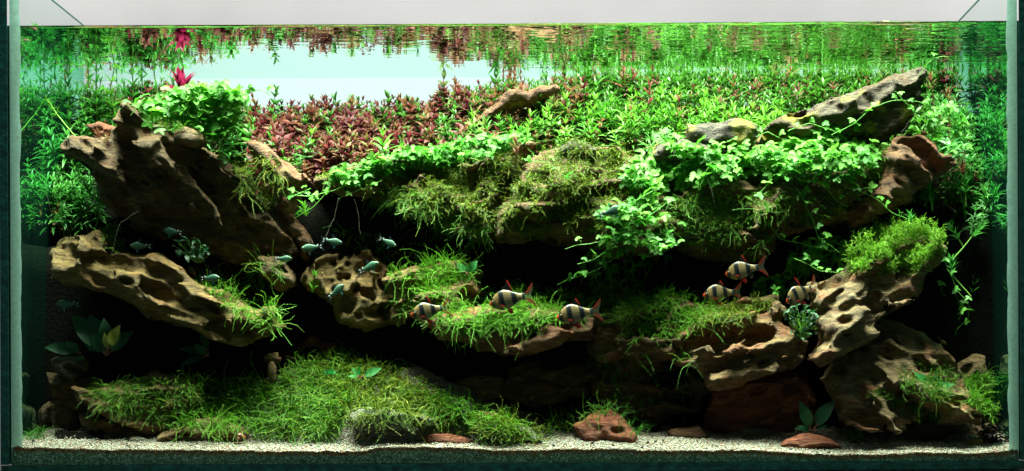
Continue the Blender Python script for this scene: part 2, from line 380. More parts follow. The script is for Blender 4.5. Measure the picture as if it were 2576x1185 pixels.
# the planted soil bank that climbs to the back pane; canopy heights are read off the photograph
CX = [0,200,400,640,800,1000,1200,1400,1600,1800,2000,2200,2400,2575]
C_BACK = tab(CX, [205,205,222,270,266,255,222,198,180,176,176,182,190,205])
C_MID = tab(CX, [340,320,290,330,335,325,285,245,215,212,215,235,270,290])
C_FRONT = tab(CX, [560,520,400,405,415,410,385,340,330,345,360,420,470,500])
def canopy_z(X, Y):
    za = []
    for f, y in ((C_FRONT, .19), (C_MID, .28), (C_BACK, .366)):
        vx = VX0+X*PPM/(1+y/CAMD)
        za.append(CAMZ-(f(vx)-VY0+ROLL*(vx-VX0))*(1+y/CAMD)/PPM)
    t = np.clip((Y-.19)/.09, 0, 1); z = za[0]*(1-t)+za[1]*t
    t = np.clip((Y-.28)/.086, 0, 1); return z*(1-t)+za[2]*t
def soil_z(X, Y):
    z = canopy_z(X, np.maximum(Y, .19))-.05+.004*fbm(X*40, Y*40, X*0+2, 3)
    t = np.clip((Y-.145)/.025, 0, 1)
    return z*t+(1-t)*(-.0)
gx = np.linspace(XL-.002, XR+.002, 260); gy = np.concatenate([np.linspace(.145, .17, 8), np.linspace(.178, DEP-.001, 44)])
GX, GY = np.meshgrid(gx, gy, indexing='ij'); GZ = soil_z(GX, GY)
SV = np.stack([GX, GY+.008*fbm(GX*45, GZ*45, GX*0, 3)*(GY < .2), GZ], -1).reshape(-1, 3); SF = quads(np.arange(GX.size).reshape(GX.shape))
tag(add('soil_bank', mesh_from('soil_bank', SV, SF, M_SOIL)), kind='structure')

# ------------------------------------------------------------------ rocks: eroded stones from a solid distance field
def poly_sd(X, Z, poly):
    """signed distance to a closed outline, negative inside"""
    d = np.full(X.shape, 1e9); inside = np.zeros(X.shape, bool); n = len(poly)
    for i in range(n):
        ax, az = poly[i]; bx, bz = poly[(i+1) % n]; ex, ez = bx-ax, bz-az
        t = np.clip(((X-ax)*ex+(Z-az)*ez)/(ex*ex+ez*ez+1e-12), 0, 1)
        d = np.minimum(d, (X-ax-t*ex)**2+(Z-az-t*ez)**2)
        c = ((az > Z) != (bz > Z)) & (X < (bx-ax)*(Z-az)/(bz-az+1e-12)+ax)
        inside ^= c
    d = np.sqrt(d); return np.where(inside, -d, d)
def surface_nets(F, org, h):
    nx, ny, nz = F.shape; S = F < 0
    c = [(a, b, d) for a in (0, 1) for b in (0, 1) for d in (0, 1)]
    sl = lambda o: tuple(slice(o[k], F.shape[k]-1+o[k]) for k in range(3))
    cnt = sum(S[sl(o)].astype(np.int8) for o in c)
    act = (cnt > 0) & (cnt < 8)
    I = np.argwhere(act); pos = np.zeros((len(I), 3)); num = np.zeros(len(I))
    for o in c:
        for k in range(3):
            if o[k] == 0:
                q = list(o); q[k] = 1
                fa = F[I[:, 0]+o[0], I[:, 1]+o[1], I[:, 2]+o[2]]; fb = F[I[:, 0]+q[0], I[:, 1]+q[1], I[:, 2]+q[2]]
                m = (fa < 0) != (fb < 0); t = np.where(m, fa/np.where(m, fa-fb, 1), 0)
                p = np.array(o, float)[None].repeat(len(I), 0); p[:, k] += t
                pos += p*m[:, None]; num += m
    pos = (pos/num[:, None]+I)*h+org
    vid = np.full(act.shape, -1); vid[act] = np.arange(len(I))
    fs = []
    for k in range(3):
        a, b = [(1, 2), (2, 0), (0, 1)][k]
        s0 = [slice(1, -1)]*3; s0[k] = slice(0, -1); s1 = [slice(1, -1)]*3; s1[k] = slice(1, None)
        A = S[tuple(s0)]; B = S[tuple(s1)]
        E = np.argwhere(A != B)
        if not len(E): continue
        E2 = E.copy(); 
        for d in range(3):
            if d != k: E2[:, d] += 1
        def cell(da, db):
            q = E2.copy(); q[:, a] += da; q[:, b] += db
            return vid[q[:, 0], q[:, 1], q[:, 2]]
        Q = np.stack([cell(-1, -1), cell(0, -1), cell(0, 0), cell(-1, 0)], 1)
        fl = B[E[:, 0], E[:, 1], E[:, 2]]
        Q[fl] = Q[fl][:, ::-1]
        fs.append(Q)
    return pos, np.concatenate(fs)

BV_V = [GV, SV]; BV_F = [GF, SF]; ROCKS = {}
def rock(key, name, label, mat, outline, yc, T, lean=0, ang=0, pits=6, seed=0, vox=.0030, rough=1.0, cat='rock', group=None, psize=1.0, leanx=0, honey=0, scoop=1.0):
    R = np.random.default_rng(seed+11)
    poly = [P(a, b, yc) for a, b in outline]; poly = [(p[0], p[2]) for p in poly]
    px = np.array(poly); pad = .016
    x0, z0 = px.min(0)-pad; x1, z1 = px.max(0)+pad
    xc, zc = (x0+x1)/2, (z0+z1)/2
    ly = T+pad+abs(lean)*(z1-z0)/2+abs(leanx)*(x1-x0)/2
    xs = np.arange(x0, x1, vox); ys = np.arange(yc-ly, yc+ly, vox); zs = np.arange(z0, z1, vox)
    X, Y, Z = np.meshgrid(xs, ys, zs, indexing='ij')
    X2, Z2 = np.meshgrid(xs, zs, indexing='ij')
    a = math.radians(ang); ca, sa = math.cos(a), math.sin(a); off = seed*3.7
    A2 = X2*ca+Z2*sa; B2 = -X2*sa+Z2*ca
    wx = .004*fbm(X2*35+off, Z2*35, X2*0, 3); wz = .004*fbm(X2*35, Z2*35+off, X2*0+5, 3)
    d2 = poly_sd(X2+wx, Z2+wz, poly)
    inr = max(.004, -d2.min())
    rr = min(.85*T, .8*inr)
    d2 = d2+.0022*fbm(A2*40+off, B2*90, A2*0, 3)*rough
    D2 = d2[:, None, :]
    YC = yc+lean*(Z-zc)+leanx*(X-xc)
    DY = np.abs(Y-YC)-T
    qa = D2+rr; qb = DY+rr
    F = np.sqrt(np.maximum(qa, 0)**2+np.maximum(qb, 0)**2)+np.minimum(np.maximum(qa, qb), 0)-rr
    band = np.abs(F) < .02
    x, y, z = X[band], Y[band], Z[band]
    A = x*ca+z*sa; B = -x*sa+z*ca
    sh = min(1, inr/.03)
    wp = fbm(x*30+off, y*30, z*30, 2)*.010
    n1 = fbm(A*16+off, y*26, (B+wp)*48, 3)
    n2 = 1-np.abs(vnoise(A*26+off, y*40, (B+wp)*70+3))*2
    n3 = fbm(A*110, y*150+off, B*170, 2)
    F[band] += sh*rough*(n1*.0090-n2*.0046)+rough*n3*.0020
    # shallow scoops leave sharp ridges between them; a few small holes are drawn out along the bedding
    cand = np.argwhere(d2 < -.003)
    def bite(ra, rb, rc, depth, k, ix, iz, jit):
        nonlocal F
        colF = F[ix, :, iz]; hit = int(np.argmax(colF < 0))
        if colF[hit] >= 0: return
        aa = a+R.uniform(-jit, jit); c2, s2 = math.cos(aa), math.sin(aa)
        tx, tz = R.uniform(-.35, .35), R.uniform(-.45, .45)
        cx, cy, cz = xs[ix]+tx*rb, ys[hit]-rc+depth, zs[iz]+tz*rb
        rm = max(ra, rb, rc)*1.25
        sl = (slice(max(0, int((cx-rm-x0)/vox)), int((cx+rm-x0)/vox)+2), slice(max(0, int((cy-rm-ys[0])/vox)), max(1, int((cy+rm-ys[0])/vox)+2)), slice(max(0, int((cz-rm-z0)/vox)), int((cz+rm-z0)/vox)+2))
        dx, dy, dz = X[sl]-cx, Y[sl]-cy, Z[sl]-cz
        u = (dx*c2+dz*s2)/ra; v = (-dx*s2+dz*c2)/rb
        e = np.sqrt(u*u+v*v+(dy/rc)**2)-1
        wob = .26*fbm(X[sl]*75+off, Y[sl]*75, Z[sl]*75, 2)
        f2 = -(e+wob)*min(rb, rc)
        f = F[sl]; hh = np.clip(.5+.5*(f-f2)/k, 0, 1)
        F[sl] = f*hh+f2*(1-hh)+k*hh*(1-hh)
    if len(cand):
        area_ = len(cand)*vox*vox; ns = int(min(46, area_/.00045*rough)*scoop); s0 = min(1, inr/.035)
        for i in range(ns):
            ix, iz = cand[R.integers(len(cand))]
            q = s0*R.uniform(.6, 1.5)
            bite(.028*q, .0105*q, .013*q, .0075*q, .0008, ix, iz, .4)
        for i in range(pits if honey else int(pits*.28)):
            ix, iz = cand[R.integers(len(cand))]; q = psize*R.uniform(.5, 1.35)
            if honey: bite(.0075*q, .006*q, .014, .010, .002, ix, iz, 1.5)
            else: bite(.011*q, .0045*q, .012, .009, .0018, ix, iz, .35)
    F[0] = F[-1] = .05; F[:, 0] = F[:, -1] = .05; F[:, :, 0] = F[:, :, -1] = .05
    v, f = surface_nets(F, np.array([x0, yc-ly, z0]), vox)
    base = np.array([xc, yc, z0+pad])
    o = add(name, mesh_from(name, v-base, f, mat), None, base)
    if label: tag(o, label, cat, group)
    BV_V.append(v); BV_F.append(f); ROCKS[key] = o
    return o

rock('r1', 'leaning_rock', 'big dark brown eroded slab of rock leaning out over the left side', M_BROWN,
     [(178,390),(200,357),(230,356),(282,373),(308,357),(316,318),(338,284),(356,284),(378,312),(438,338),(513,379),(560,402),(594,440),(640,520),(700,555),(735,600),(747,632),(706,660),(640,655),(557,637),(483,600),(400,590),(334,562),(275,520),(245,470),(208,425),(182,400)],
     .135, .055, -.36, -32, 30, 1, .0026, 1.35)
rock('r1b', 'rock', 'small rounded brown stone under the pennywort on the leaning slab', M_TAN, [(440,330),(470,318),(510,335),(520,360),(490,372),(445,352)], .095, .02, 0, -20, 0, 2, .0028)
rock('r1c', 'rock', 'red stone sitting behind the top of the leaning slab', M_RED, [(225,320),(255,314),(310,322),(325,345),(300,362),(250,352)], .19, .025, 0, -10, 0, 3, .0035)
rock('r2', 'eroded_rock', 'ochre pitted rock below the leaning slab, above the broad dark leaves', M_OCHRE,
     [(136,660),(149,622),(208,600),(253,594),(275,637),(334,646),(394,637),(464,676),(531,721),(594,767),(650,782),(695,782),(704,815),(698,838),(640,850),(545,859),(490,830),(418,800),(334,752),(223,724),(160,704)],
     .10, .045, .10, -30, 34, 4, .0026, 1.15)
rock('r3', 'rock', 'narrow rust brown stone wedged beside the moss on the leaning slab', M_RUST,
     [(628,368),(660,362),(705,398),(785,455),(757,490),(742,540),(772,600),(785,622),(760,652),(735,600),(705,540),(690,470),(645,405)], .15, .03, -.2, -40, 5, 5, .0030)
rock('r3b', 'rock', 'small grey brown hollow stone at the foot of the leaning slab', M_BROWN, [(660,650),(700,650),(735,680),(740,720),(700,735),(665,700)], .13, .03, 0, -30, 6, 6, .003)
rock('r4', 'honeycomb_rock', 'ochre honeycombed rock full of round holes beside the dark cave', M_OCHRE,
     [(766,690),(800,655),(880,640),(930,628),(955,650),(985,680),(1000,740),(1050,760),(1070,790),(1040,800),(1000,815),(960,824),(900,826),(860,815),(842,772),(826,742),(780,722)], .155, .045, .15, 60, 46, 7, .0024, 1.1, honey=1, psize=1.15, scoop=.5)
rock('r4b', 'rock', 'brown stone under the moss tuft beside the honeycombed rock', M_OCHRE, [(965,700),(1050,668),(1150,662),(1205,690),(1200,735),(1130,785),(1050,800),(1000,790)], .125, .045, .4, 10, 10, 71, .0028, 1.2)
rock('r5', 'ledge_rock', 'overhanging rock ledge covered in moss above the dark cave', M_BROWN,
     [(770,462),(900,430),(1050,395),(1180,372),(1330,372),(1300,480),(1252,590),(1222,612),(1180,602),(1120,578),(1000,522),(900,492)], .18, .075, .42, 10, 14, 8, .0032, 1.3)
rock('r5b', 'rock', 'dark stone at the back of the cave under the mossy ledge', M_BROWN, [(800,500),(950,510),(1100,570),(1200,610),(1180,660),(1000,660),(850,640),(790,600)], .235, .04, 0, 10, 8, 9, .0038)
rock('r6', 'ledge_rock', 'thick mossy ledge with a flat dark underside left of the trailing pennywort', M_BROWN,
     [(1246,570),(1290,480),(1345,395),(1450,360),(1560,380),(1680,480),(1720,580),(1650,650),(1560,645),(1480,622),(1350,603),(1262,602)], .155, .075, .40, 0, 10, 10, .0032, 1.2)
rock('r7', 'ledge_rock', 'long shaded ledge hung with pennywort under the grey stones', M_BROWN,
     [(1600,430),(1750,390),(1950,370),(2130,372),(2230,400),(2240,460),(2180,520),(2120,560),(1950,600),(1920,640),(1860,672),(1820,650),(1740,640),(1650,560)], .17, .075, .40, -5, 14, 11, .0034, 1.25)
rock('r8', 'leaning_rock', 'long dark layered rock rising to a blunt tip in the green bed', M_DARK,
     [(1922,335),(1985,293),(2078,267),(2089,253),(2182,223),(2256,193),(2293,186),(2314,212),(2312,245),(2297,285),(2288,330),(2237,352),(2163,364),(2089,340),(2033,348),(1955,358),(1925,352)], .165, .04, -.15, 24, 4, 12, .0024, 1.35, scoop=.3)
rock('r9', 'rock', 'rounded grey rock with yellow algae at the foot of the long dark rock', M_GREY,
     [(1729,327),(1780,318),(1829,301),(1877,306),(1899,323),(1892,357),(1858,378),(1792,380),(1740,360)], .15, .035, .2, 15, 2, 13, .0026, 1.2, scoop=.35)
rock('r10', 'rock', 'low grey layered rock with yellow algae on its top', M_GREY,
     [(1635,385),(1660,362),(1720,352),(1770,356),(1825,388),(1770,404),(1700,412),(1650,402)], .14, .03, .2, 5, 1, 14, .0028, 1.2, scoop=.3)
rock('r10b', 'rock', 'small grey rock dusted with yellow between moss and grey stones', M_GREY, [(1400,375),(1440,358),(1490,362),(1510,385),(1470,400),(1410,398)], .135, .025, .2, 5, 2, 15, .003)
rock('r11', 'eroded_rock', 'rust coloured hollowed rock under the tip of the long dark rock', M_RUST,
     [(2232,372),(2275,349),(2319,338),(2345,364),(2356,386),(2397,394),(2400,412),(2386,430),(2349,451),(2290,472),(2278,500),(2219,526),(2150,560),(2130,535),(2200,485),(2215,451),(2220,410)], .15, .042, .1, -30, 14, 16, .0026, 1.2)
rock('r12', 'eroded_rock', 'pale tan rock with red streaks carrying the big round moss cushion', M_PALE,
     [(2041,726),(2089,700),(2133,676),(2200,640),(2290,610),(2364,600),(2390,613),(2390,637),(2352,676),(2330,700),(2316,718),(2305,736),(2267,752),(2211,784),(2195,806),(2193,830),(2153,862),(2081,902),(2052,914),(2030,905),(2040,880),(2063,862),(2044,845),(2059,791),(2041,767)], .085, .045, .42, 30, 20, 17, .0024, 1.2)
rock('r13', 'eroded_rock', 'pale brown hollowed rock jutting out beside the dark leafy tuft', M_TAN,
     [(1700,830),(1740,812),(1800,780),(1877,752),(1948,752),(1966,784),(1957,825),(1997,845),(2023,874),(2025,900),(1979,924),(1921,938),(1827,966),(1787,970),(1774,947),(1757,922),(1717,912),(1690,880)], .095, .05, .45, 15, 22, 18, .0024, 1.25, psize=1.15)
rock('r14', 'eroded_rock', 'large pale rock with diagonal hollows standing on the sand by the right pane', M_PALE,
     [(2172,856),(2193,818),(2226,802),(2299,827),(2335,852),(2375,867),(2393,918),(2412,945),(2444,1001),(2484,1041),(2481,1058),(2444,1067),(2372,1076),(2335,1050),(2299,1062),(2244,1083),(2208,1076),(2117,1067),(2099,1031),(2081,987),(2074,958),(2117,900)], .10, .045, .75, -35, 28, 19, .0025, 1.3, psize=1.2)
rock('r14b', 'rock', 'dark stone base beneath the large pale rock by the right pane', M_BROWN, [(2120,1050),(2250,1060),(2400,1055),(2480,1050),(2500,1095),(2400,1125),(2200,1130),(2120,1110)], .135, .04, 0, 0, 4, 20, .004)
rock('r15', 'red_rock', 'big dark red rock in the shade behind the flat red stone', M_RED,
     [(1783,987),(1776,1072),(1826,1085),(1954,1103),(1985,1103),(2060,1060),(2045,990),(2000,940),(1863,945)], .14, .045, .1, 5, 6, 21, .0032, 1.1)
rock('r16', 'red_rock', 'wedge shaped red rock with grass growing over it on the sand', M_RED,
     [(1437,1066),(1480,1050),(1506,1041),(1535,1034),(1551,1045),(1580,1075),(1600,1092),(1595,1112),(1477,1112),(1452,1085)], .058, .025, .45, -15, 1, 22, .0024, 1.0, scoop=.4)
rock('r17', 'red_rock', 'flat orange red stone lying on the sand in front of the mossy mound', M_RED, [(1060,1098),(1080,1089),(1120,1087),(1157,1091),(1189,1104),(1181,1116),(1084,1116)], .045, .014, .3, 0, 1, 23, .0018, .6)
rock('r18', 'red_rock', 'flat orange red stone on the sand beneath the dark broad-leaved plant', M_RED, [(1966,1120),(1979,1103),(2037,1089),(2081,1101),(2125,1117),(2116,1130),(2040,1128),(1980,1126)], .045, .016, .3, -8, 2, 24, .0018, .7)
rock('r19', 'rock', 'small tan red stone on the sand beside the big dark red rock', M_RUST, [(1678,1080),(1700,1071),(1760,1069),(1788,1098),(1755,1106),(1690,1102)], .08, .018, .3, 0, 1, 25, .0024, .7)
rock('r20', 'rock', 'pointed olive tan stone behind the bushy moss by the right pane', M_TAN, [(2398,930),(2425,905),(2448,888),(2470,902),(2477,940),(2462,1000),(2410,1000)], .15, .022, .2, 60, 1, 26, .0028, .7)
rock('r22', 'ledge_rock', 'red brown ledge with moss where the striped fish swim', M_RUST,
     [(1070,806),(1180,772),(1300,752),(1400,775),(1490,795),(1488,840),(1420,852),(1370,872),(1310,884),(1240,872),(1190,852),(1120,835)], .105, .05, .5, 5, 10, 28, .0028, 1.2)
rock('r23', 'rock', 'blocky brown stone hanging below the mossy ledge', M_TAN, [(1484,800),(1540,790),(1600,810),(1612,850),(1560,905),(1515,905),(1490,880)], .14, .04, .2, 0, 3, 29, .003, .9)
rock('r24', 'ledge_rock', 'mossy brown ledge between the blocky stone and the pale hollowed rock', M_BROWN, [(1540,800),(1600,765),(1700,755),(1790,770),(1830,810),(1740,850),(1700,910),(1620,910),(1560,880)], .115, .05, .45, 0, 8, 30, .0032, 1.2)
rock('r25', 'rock', 'dim olive stone low at the back of the dark cave', M_TAN, [(1150,960),(1200,940),(1260,955),(1270,1000),(1200,1010),(1150,990)], .16, .025, .3, 0, 3, 31, .0035)
rock('r26', 'rock', 'angular brown stone inside the cave below the blocky stone', M_BROWN, [(1270,930),(1340,900),(1420,920),(1500,915),(1520,970),(1440,1010),(1340,1030),(1270,1000)], .155, .03, .3, 20, 6, 32, .0034, 1.1)
rock('r27', 'rock', 'shaded rock hung with loose moss under the hollowed rock', M_BROWN, [(1500,905),(1620,905),(1740,930),(1790,980),(1780,1040),(1650,1060),(1540,1040),(1490,980)], .15, .035, .1, -10, 10, 33, .0036, 1.2)
rock('r30', 'rock', 'mossy brown stone with a pale beak-like point near the left corner', M_TAN, [(190,978),(232,990),(300,962),(400,950),(490,962),(500,1010),(460,1070),(390,1088),(310,1052),(235,1040),(208,1005)], .085, .035, .35, -8, 10, 34, .0026, 1.1)
rock('r31', 'rock', 'dark stone under the beak-like mossy stone', M_BROWN, [(205,1040),(300,1050),(380,1085),(370,1112),(230,1110),(205,1080)], .10, .03, 0, -30, 4, 35, .003)
rock('r32', 'rock', 'low tan stone on the sand under the long moss fronds', M_TAN, [(405,1112),(420,1085),(470,1060),(560,1050),(625,1075),(640,1112)], .075, .03, .3, 0, 6, 36, .0026, 1.1)
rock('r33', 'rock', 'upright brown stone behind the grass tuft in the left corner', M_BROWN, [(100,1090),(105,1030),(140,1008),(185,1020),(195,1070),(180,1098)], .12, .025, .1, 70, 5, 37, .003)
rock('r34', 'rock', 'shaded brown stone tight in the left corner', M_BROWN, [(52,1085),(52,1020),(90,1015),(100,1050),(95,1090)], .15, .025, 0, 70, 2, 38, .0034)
rock('r35', 'rock', 'grey stone holding the broad dark leaves near the left pane', M_GREY, [(130,905),(170,893),(212,905),(215,935),(185,962),(165,950),(140,930)], .10, .025, .2, 0, 4, 39, .0028)
rock('r35b', 'rock', 'dark stone stacked under the grey leaf-bearing stone', M_BROWN, [(128,940),(200,950),(260,960),(300,1000),(250,1040),(150,1020)], .13, .03, 0, 0, 5, 40, .0036)
rock('r36', 'slate_rock', 'greenish slate shelf low in the mossy mound', M_SLATE, [(880,1040),(930,1022),(990,1040),(1040,1052),(1080,1048),(1100,1065),(1060,1080),(980,1078),(900,1070)], .052, .026, .35, -5, 6, 41, .0024, 1.2)
rock('r37', 'slate_rock', 'pale grey chunky stone at the right shoulder of the mound', M_SLATE, [(1140,1012),(1165,1003),(1185,1015),(1195,1040),(1165,1055),(1140,1035)], .068, .018, .2, -30, 0, 42, .0022, .7)
rock('r38', 'slate_rock', 'brown grey slab stepping down behind the pale chunky stone', M_TAN, [(1190,1040),(1210,1027),(1255,1035),(1268,1050),(1245,1068),(1200,1065)], .062, .02, .3, -5, 1, 43, .0024, 1)
rock('r39', 'slate_rock', 'flat olive slab trailing moss at the right end of the mound', M_SLATE, [(1195,1065),(1250,1058),(1330,1085),(1360,1110),(1260,1112),(1200,1085)], .052, .022, .4, -15, 4, 44, .0024, 1.1)
rock('r40', 'slate_rock', 'row of low grey slate lying on the sand under the large pale rock', M_SLATE, [(2150,1125),(2190,1112),(2280,1110),(2320,1120),(2300,1135),(2180,1133)], .07, .014, .3, 0, 1, 45, .0024, .9)
rock('r41', 'rock', 'small olive stone on the sand in the right corner', M_OCHRE, [(2410,1120),(2440,1110),(2478,1098),(2488,1112),(2480,1130),(2420,1130)], .06, .015, .3, 15, 1, 46, .0024, .8)
rock('r42', 'slate_rock', 'low grey pebbly stone on the sand left of the dark stone', M_SLATE, [(318,1112),(330,1097),(360,1098),(385,1105),(400,1114),(360,1116)], .055, .010, .2, 0, 0, 47, .0022, .8)
# red stones wedged into the cave floor and the gravel on the mound
for i, (ol, y) in enumerate([([(1002,892),(1030,884),(1042,900),(1030,925),(1005,932),(998,910)], .18), ([(1010,925),(1045,893),(1052,903),(1022,938)], .17)]):
    rock('rc%d' % i, 'red_stone', ['round shaded red stone on the sandy path into the cave', 'finger-like red stone leaning on the path into the cave'][i], M_RED, ol, y, .012, 0, 0, 0, 50+i, .0022, .5)
rock('gr1', 'stone', 'small upright tan stone at the left shoulder of the mound', M_TAN, [(672,915),(684,905),(694,920),(692,958),(680,962)], .10, .008, 0, 80, 0, 60, .0018, .5)
rock('gr2', 'stone', 'small olive stone above the upright tan stone on the mound', M_OCHRE, [(663,900),(675,885),(700,886),(706,905),(685,915)], .11, .010, 0, 0, 0, 61, .0018, .5)

wood = rock('wood', 'driftwood', 'weathered reddish driftwood branch slanting through the red stem plants', M_WOOD,
     [(1140,346),(1180,308),(1222,276),(1290,236),(1350,222),(1400,218),(1416,232),(1400,250),(1335,264),(1270,280),(1205,316),(1155,350)], .245, .016, -.1, 32, 0, 70, .0022, 1.6, cat='driftwood', scoop=.2)

# ------------------------------------------------------------------ what a line of sight meets
_o = 0; _vv = []; _ff = []
for v_, f_ in zip(BV_V, BV_F):
    _vv.append(v_); _ff += (f_+_o).tolist(); _o += len(v_)
BVH = BVHTree.FromPolygons(np.concatenate(_vv).tolist(), _ff)
CAMP = Vector((0, -CAMD, CAMZ))
def hit(vx, vy):
    d = Vector(P(vx, vy, 0))-CAMP; d.normalize()
    p, n, i, t = BVH.ray_cast(CAMP, d)
    if p is None or p.y > DEP-.002: return None, None
    if n.dot(d) > 0: n = -n
    return np.array(p), np.array(n)
def in_poly(poly, x, y):
    c = False; j = len(poly)-1
    for i in range(len(poly)):
        if (poly[i][1] > y) != (poly[j][1] > y) and x < (poly[j][0]-poly[i][0])*(y-poly[i][1])/(poly[j][1]-poly[i][1])+poly[i][0]: c = not c
        j = i
    return c
def sample(poly, n, R):
    xs = [p[0] for p in poly]; ys = [p[1] for p in poly]; o = []; k = 0
    while len(o) < n and k < n*40:
        k += 1; x = R.uniform(min(xs), max(xs)); y = R.uniform(min(ys), max(ys))
        if in_poly(poly, x, y): o.append((x, y))
    return o
def unit(v): v = np.asarray(v, float); return v/(np.linalg.norm(v)+1e-9)

# ------------------------------------------------------------------ plant materials
M_MOSS = leaf_mat('moss_green', (.035,.17,.010), (.13,.34,.025), .3, .5, True, (.24,.36,.03))
M_MOSSY = leaf_mat('moss_olive', (.055,.15,.008), (.17,.28,.018), .3, .5, True, (.32,.36,.03))
M_MOSSB = leaf_mat('moss_bright', (.07,.30,.012), (.20,.50,.03), .35, .5, True, (.24,.48,.05))
M_PENNY = leaf_mat('pennywort_leaf', (.030,.20,.012), (.11,.40,.030), .5, .55, False, (.18,.48,.07))
M_PENNYS = leaf_mat('pennywort_stem', (.12,.42,.06), (.22,.52,.10), .3, .4, True)
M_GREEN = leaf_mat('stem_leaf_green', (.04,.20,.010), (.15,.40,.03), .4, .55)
M_MIX = leaf_mat('stem_leaf_mixed', (.03,.13,.015), (.08,.22,.03), .4, .55)
M_TUFT = leaf_mat('tuft_leaf', (.005,.06,.012), (.015,.11,.025), .3, .6)
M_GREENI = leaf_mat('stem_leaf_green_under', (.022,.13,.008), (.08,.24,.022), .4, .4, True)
M_LEFT = leaf_mat('stem_leaf_deep', (.022,.18,.022), (.09,.34,.05), .4, .5)
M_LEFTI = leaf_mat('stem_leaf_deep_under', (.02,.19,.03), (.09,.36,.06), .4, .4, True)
M_RED = leaf_mat('stem_leaf_red', (.085,.009,.018), (.15,.028,.030), .4, .62, False, (.15,.075,.035))
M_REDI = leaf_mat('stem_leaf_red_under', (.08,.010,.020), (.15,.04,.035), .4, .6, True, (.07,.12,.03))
M_BRONZE = leaf_mat('stem_leaf_bronze', (.15,.035,.035), (.18,.09,.035), .4, .62, False, (.11,.18,.04))
M_PINK = leaf_mat('stem_leaf_magenta', (.12,.006,.022), (.24,.014,.06), .45, .5)
M_STALK = plain_mat('plant_stalk', (.16, .36, .05), .5)
M_STALKR = plain_mat('plant_stalk_red', (.22, .09, .05), .5)
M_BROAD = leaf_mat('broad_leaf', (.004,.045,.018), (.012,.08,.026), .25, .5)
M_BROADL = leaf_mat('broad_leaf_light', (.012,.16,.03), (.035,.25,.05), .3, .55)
M_GRASS = leaf_mat('hair_grass', (.05,.26,.02), (.14,.44,.05), .35, .4, True)
M_ROOT = plain_mat('pale_root', (.22, .23, .17), .6)

# ------------------------------------------------------------------ leaf shapes (unit length along x, upper side +z)
def lance(W=.2, n=6, curve=.12, fold=.18, blunt=.6, name='leaf', mat=None):
    vs = []; fs = []
    for i in range(n):
        t = i/(n-1); wd = W*(math.sin(math.pi*min(1, .06+t*.94)**blunt)*.5+.02*(1-t))
        z = curve*math.sin(t*1.9)*.6-curve*t*t
        vs += [(t, wd, z+fold*wd), (t, 0, z), (t, -wd, z+fold*wd)]
        if i:
            a = 3*i
            fs += [(a-3, a-2, a+1, a), (a-2, a-1, a+2, a+1)]
    return np.array(vs), np.array(fs)
def penny_shape(seed):
    R = np.random.default_rng(seed); vs = [(.0, 0, .0)]; n = 34
    for i in range(n):
        th = (i/(n-1)*2-1)*math.radians(158)
        r = .34
        for c, wd, ln in ((-1.45, .62, .9), (0, .60, 1), (1.45, .62, .9)):
            d = abs(th-c)/wd
            if d < 1.15: r = max(r, ln*(1-.42*d*d)+.055*math.cos((th-c)*10.5))
        r *= R.uniform(.95, 1.05)
        x, y = r*math.cos(th), r*math.sin(th)
        vs.append((x, y, .10-.30*r*r+.10*math.sin(3*th+seed)*r))
    fs = [(0, i, i+1) for i in range(1, n)]
    return np.array(vs)*.5, np.array(fs)
PENNY = [mesh_from('pennywort_leaf', *penny_shape(i), M_PENNY) for i in range(5)]
PENNY_T = penny_shape(9)

# ------------------------------------------------------------------ moss
def strands(base, dirs, L, r, droop, R, barbs=True, curl=.25, seg=5):
    n = len(base); t = np.linspace(0, 1, seg)[None, :, None]
    side = np.cross(dirs, R.normal(size=(n, 3))); side /= np.linalg.norm(side, axis=1)[:, None]+1e-9
    L = L[:, None, None]
    path = base[:, None]+L*(dirs[:, None]*t+side[:, None]*(curl*np.sin(t*3.0+R.uniform(0, 2, (n, 1, 1)))*t)+np.array([0, 0, -1.])*droop*t*t)
    path += R.normal(size=path.shape)*.0004*(t > 0)
    a = side; b = np.cross(dirs, side)
    rad = r*np.linspace(1, .35, seg)[None, :, None]
    rings = [path+rad*(math.cos(q)*a[:, None]+math.sin(q)*b[:, None]) for q in (0, 2.1, 4.2)]
    V3 = np.stack(rings, 2)                       # n, seg, 3, 3
    vs = V3.reshape(-1, 3); fs = []
    I = np.arange(n*seg*3).reshape(n, seg, 3)
    for j in range(3):
        k = (j+1) % 3
        q = np.stack([I[:, :-1, j], I[:, :-1, k], I[:, 1:, k], I[:, 1:, j]], -1).reshape(-1, 4)
        fs += [q[:, [0, 1, 2]], q[:, [0, 2, 3]]]
    fs = np.concatenate(fs)
    if barbs:
        bl = r*R.uniform(2.6, 5.2, (n, seg-1, 2, 1))
        bv = []; mid = (path[:, :-1]+path[:, 1:])/2; tang = path[:, 1:]-path[:, :-1]
        tang = tang/(np.linalg.norm(tang, axis=2)[:, :, None]+1e-9)
        for s_ in (0, 1):
            ss = (1 if s_ else -1)
            sd = unit_rows(side[:, None]*ss+b[:, None]*R.normal(size=(n, seg-1, 1))*.8)
            for org in (path[:, :-1], mid):
                tip = org+bl[:, :, s_]*(sd*.8+tang*.75)
                bv.append(np.stack([org-tang*r*.8, org+tang*r*.8, tip], 2).reshape(-1, 3))
        bv = np.concatenate(bv); fb = np.arange(len(bv)).reshape(-1, 3)+len(vs)
        vs = np.concatenate([vs, bv]); fs = np.concatenate([fs, fb])
    return vs, fs
def unit_rows(a): return a/(np.linalg.norm(a, axis=-1)[..., None]+1e-9)
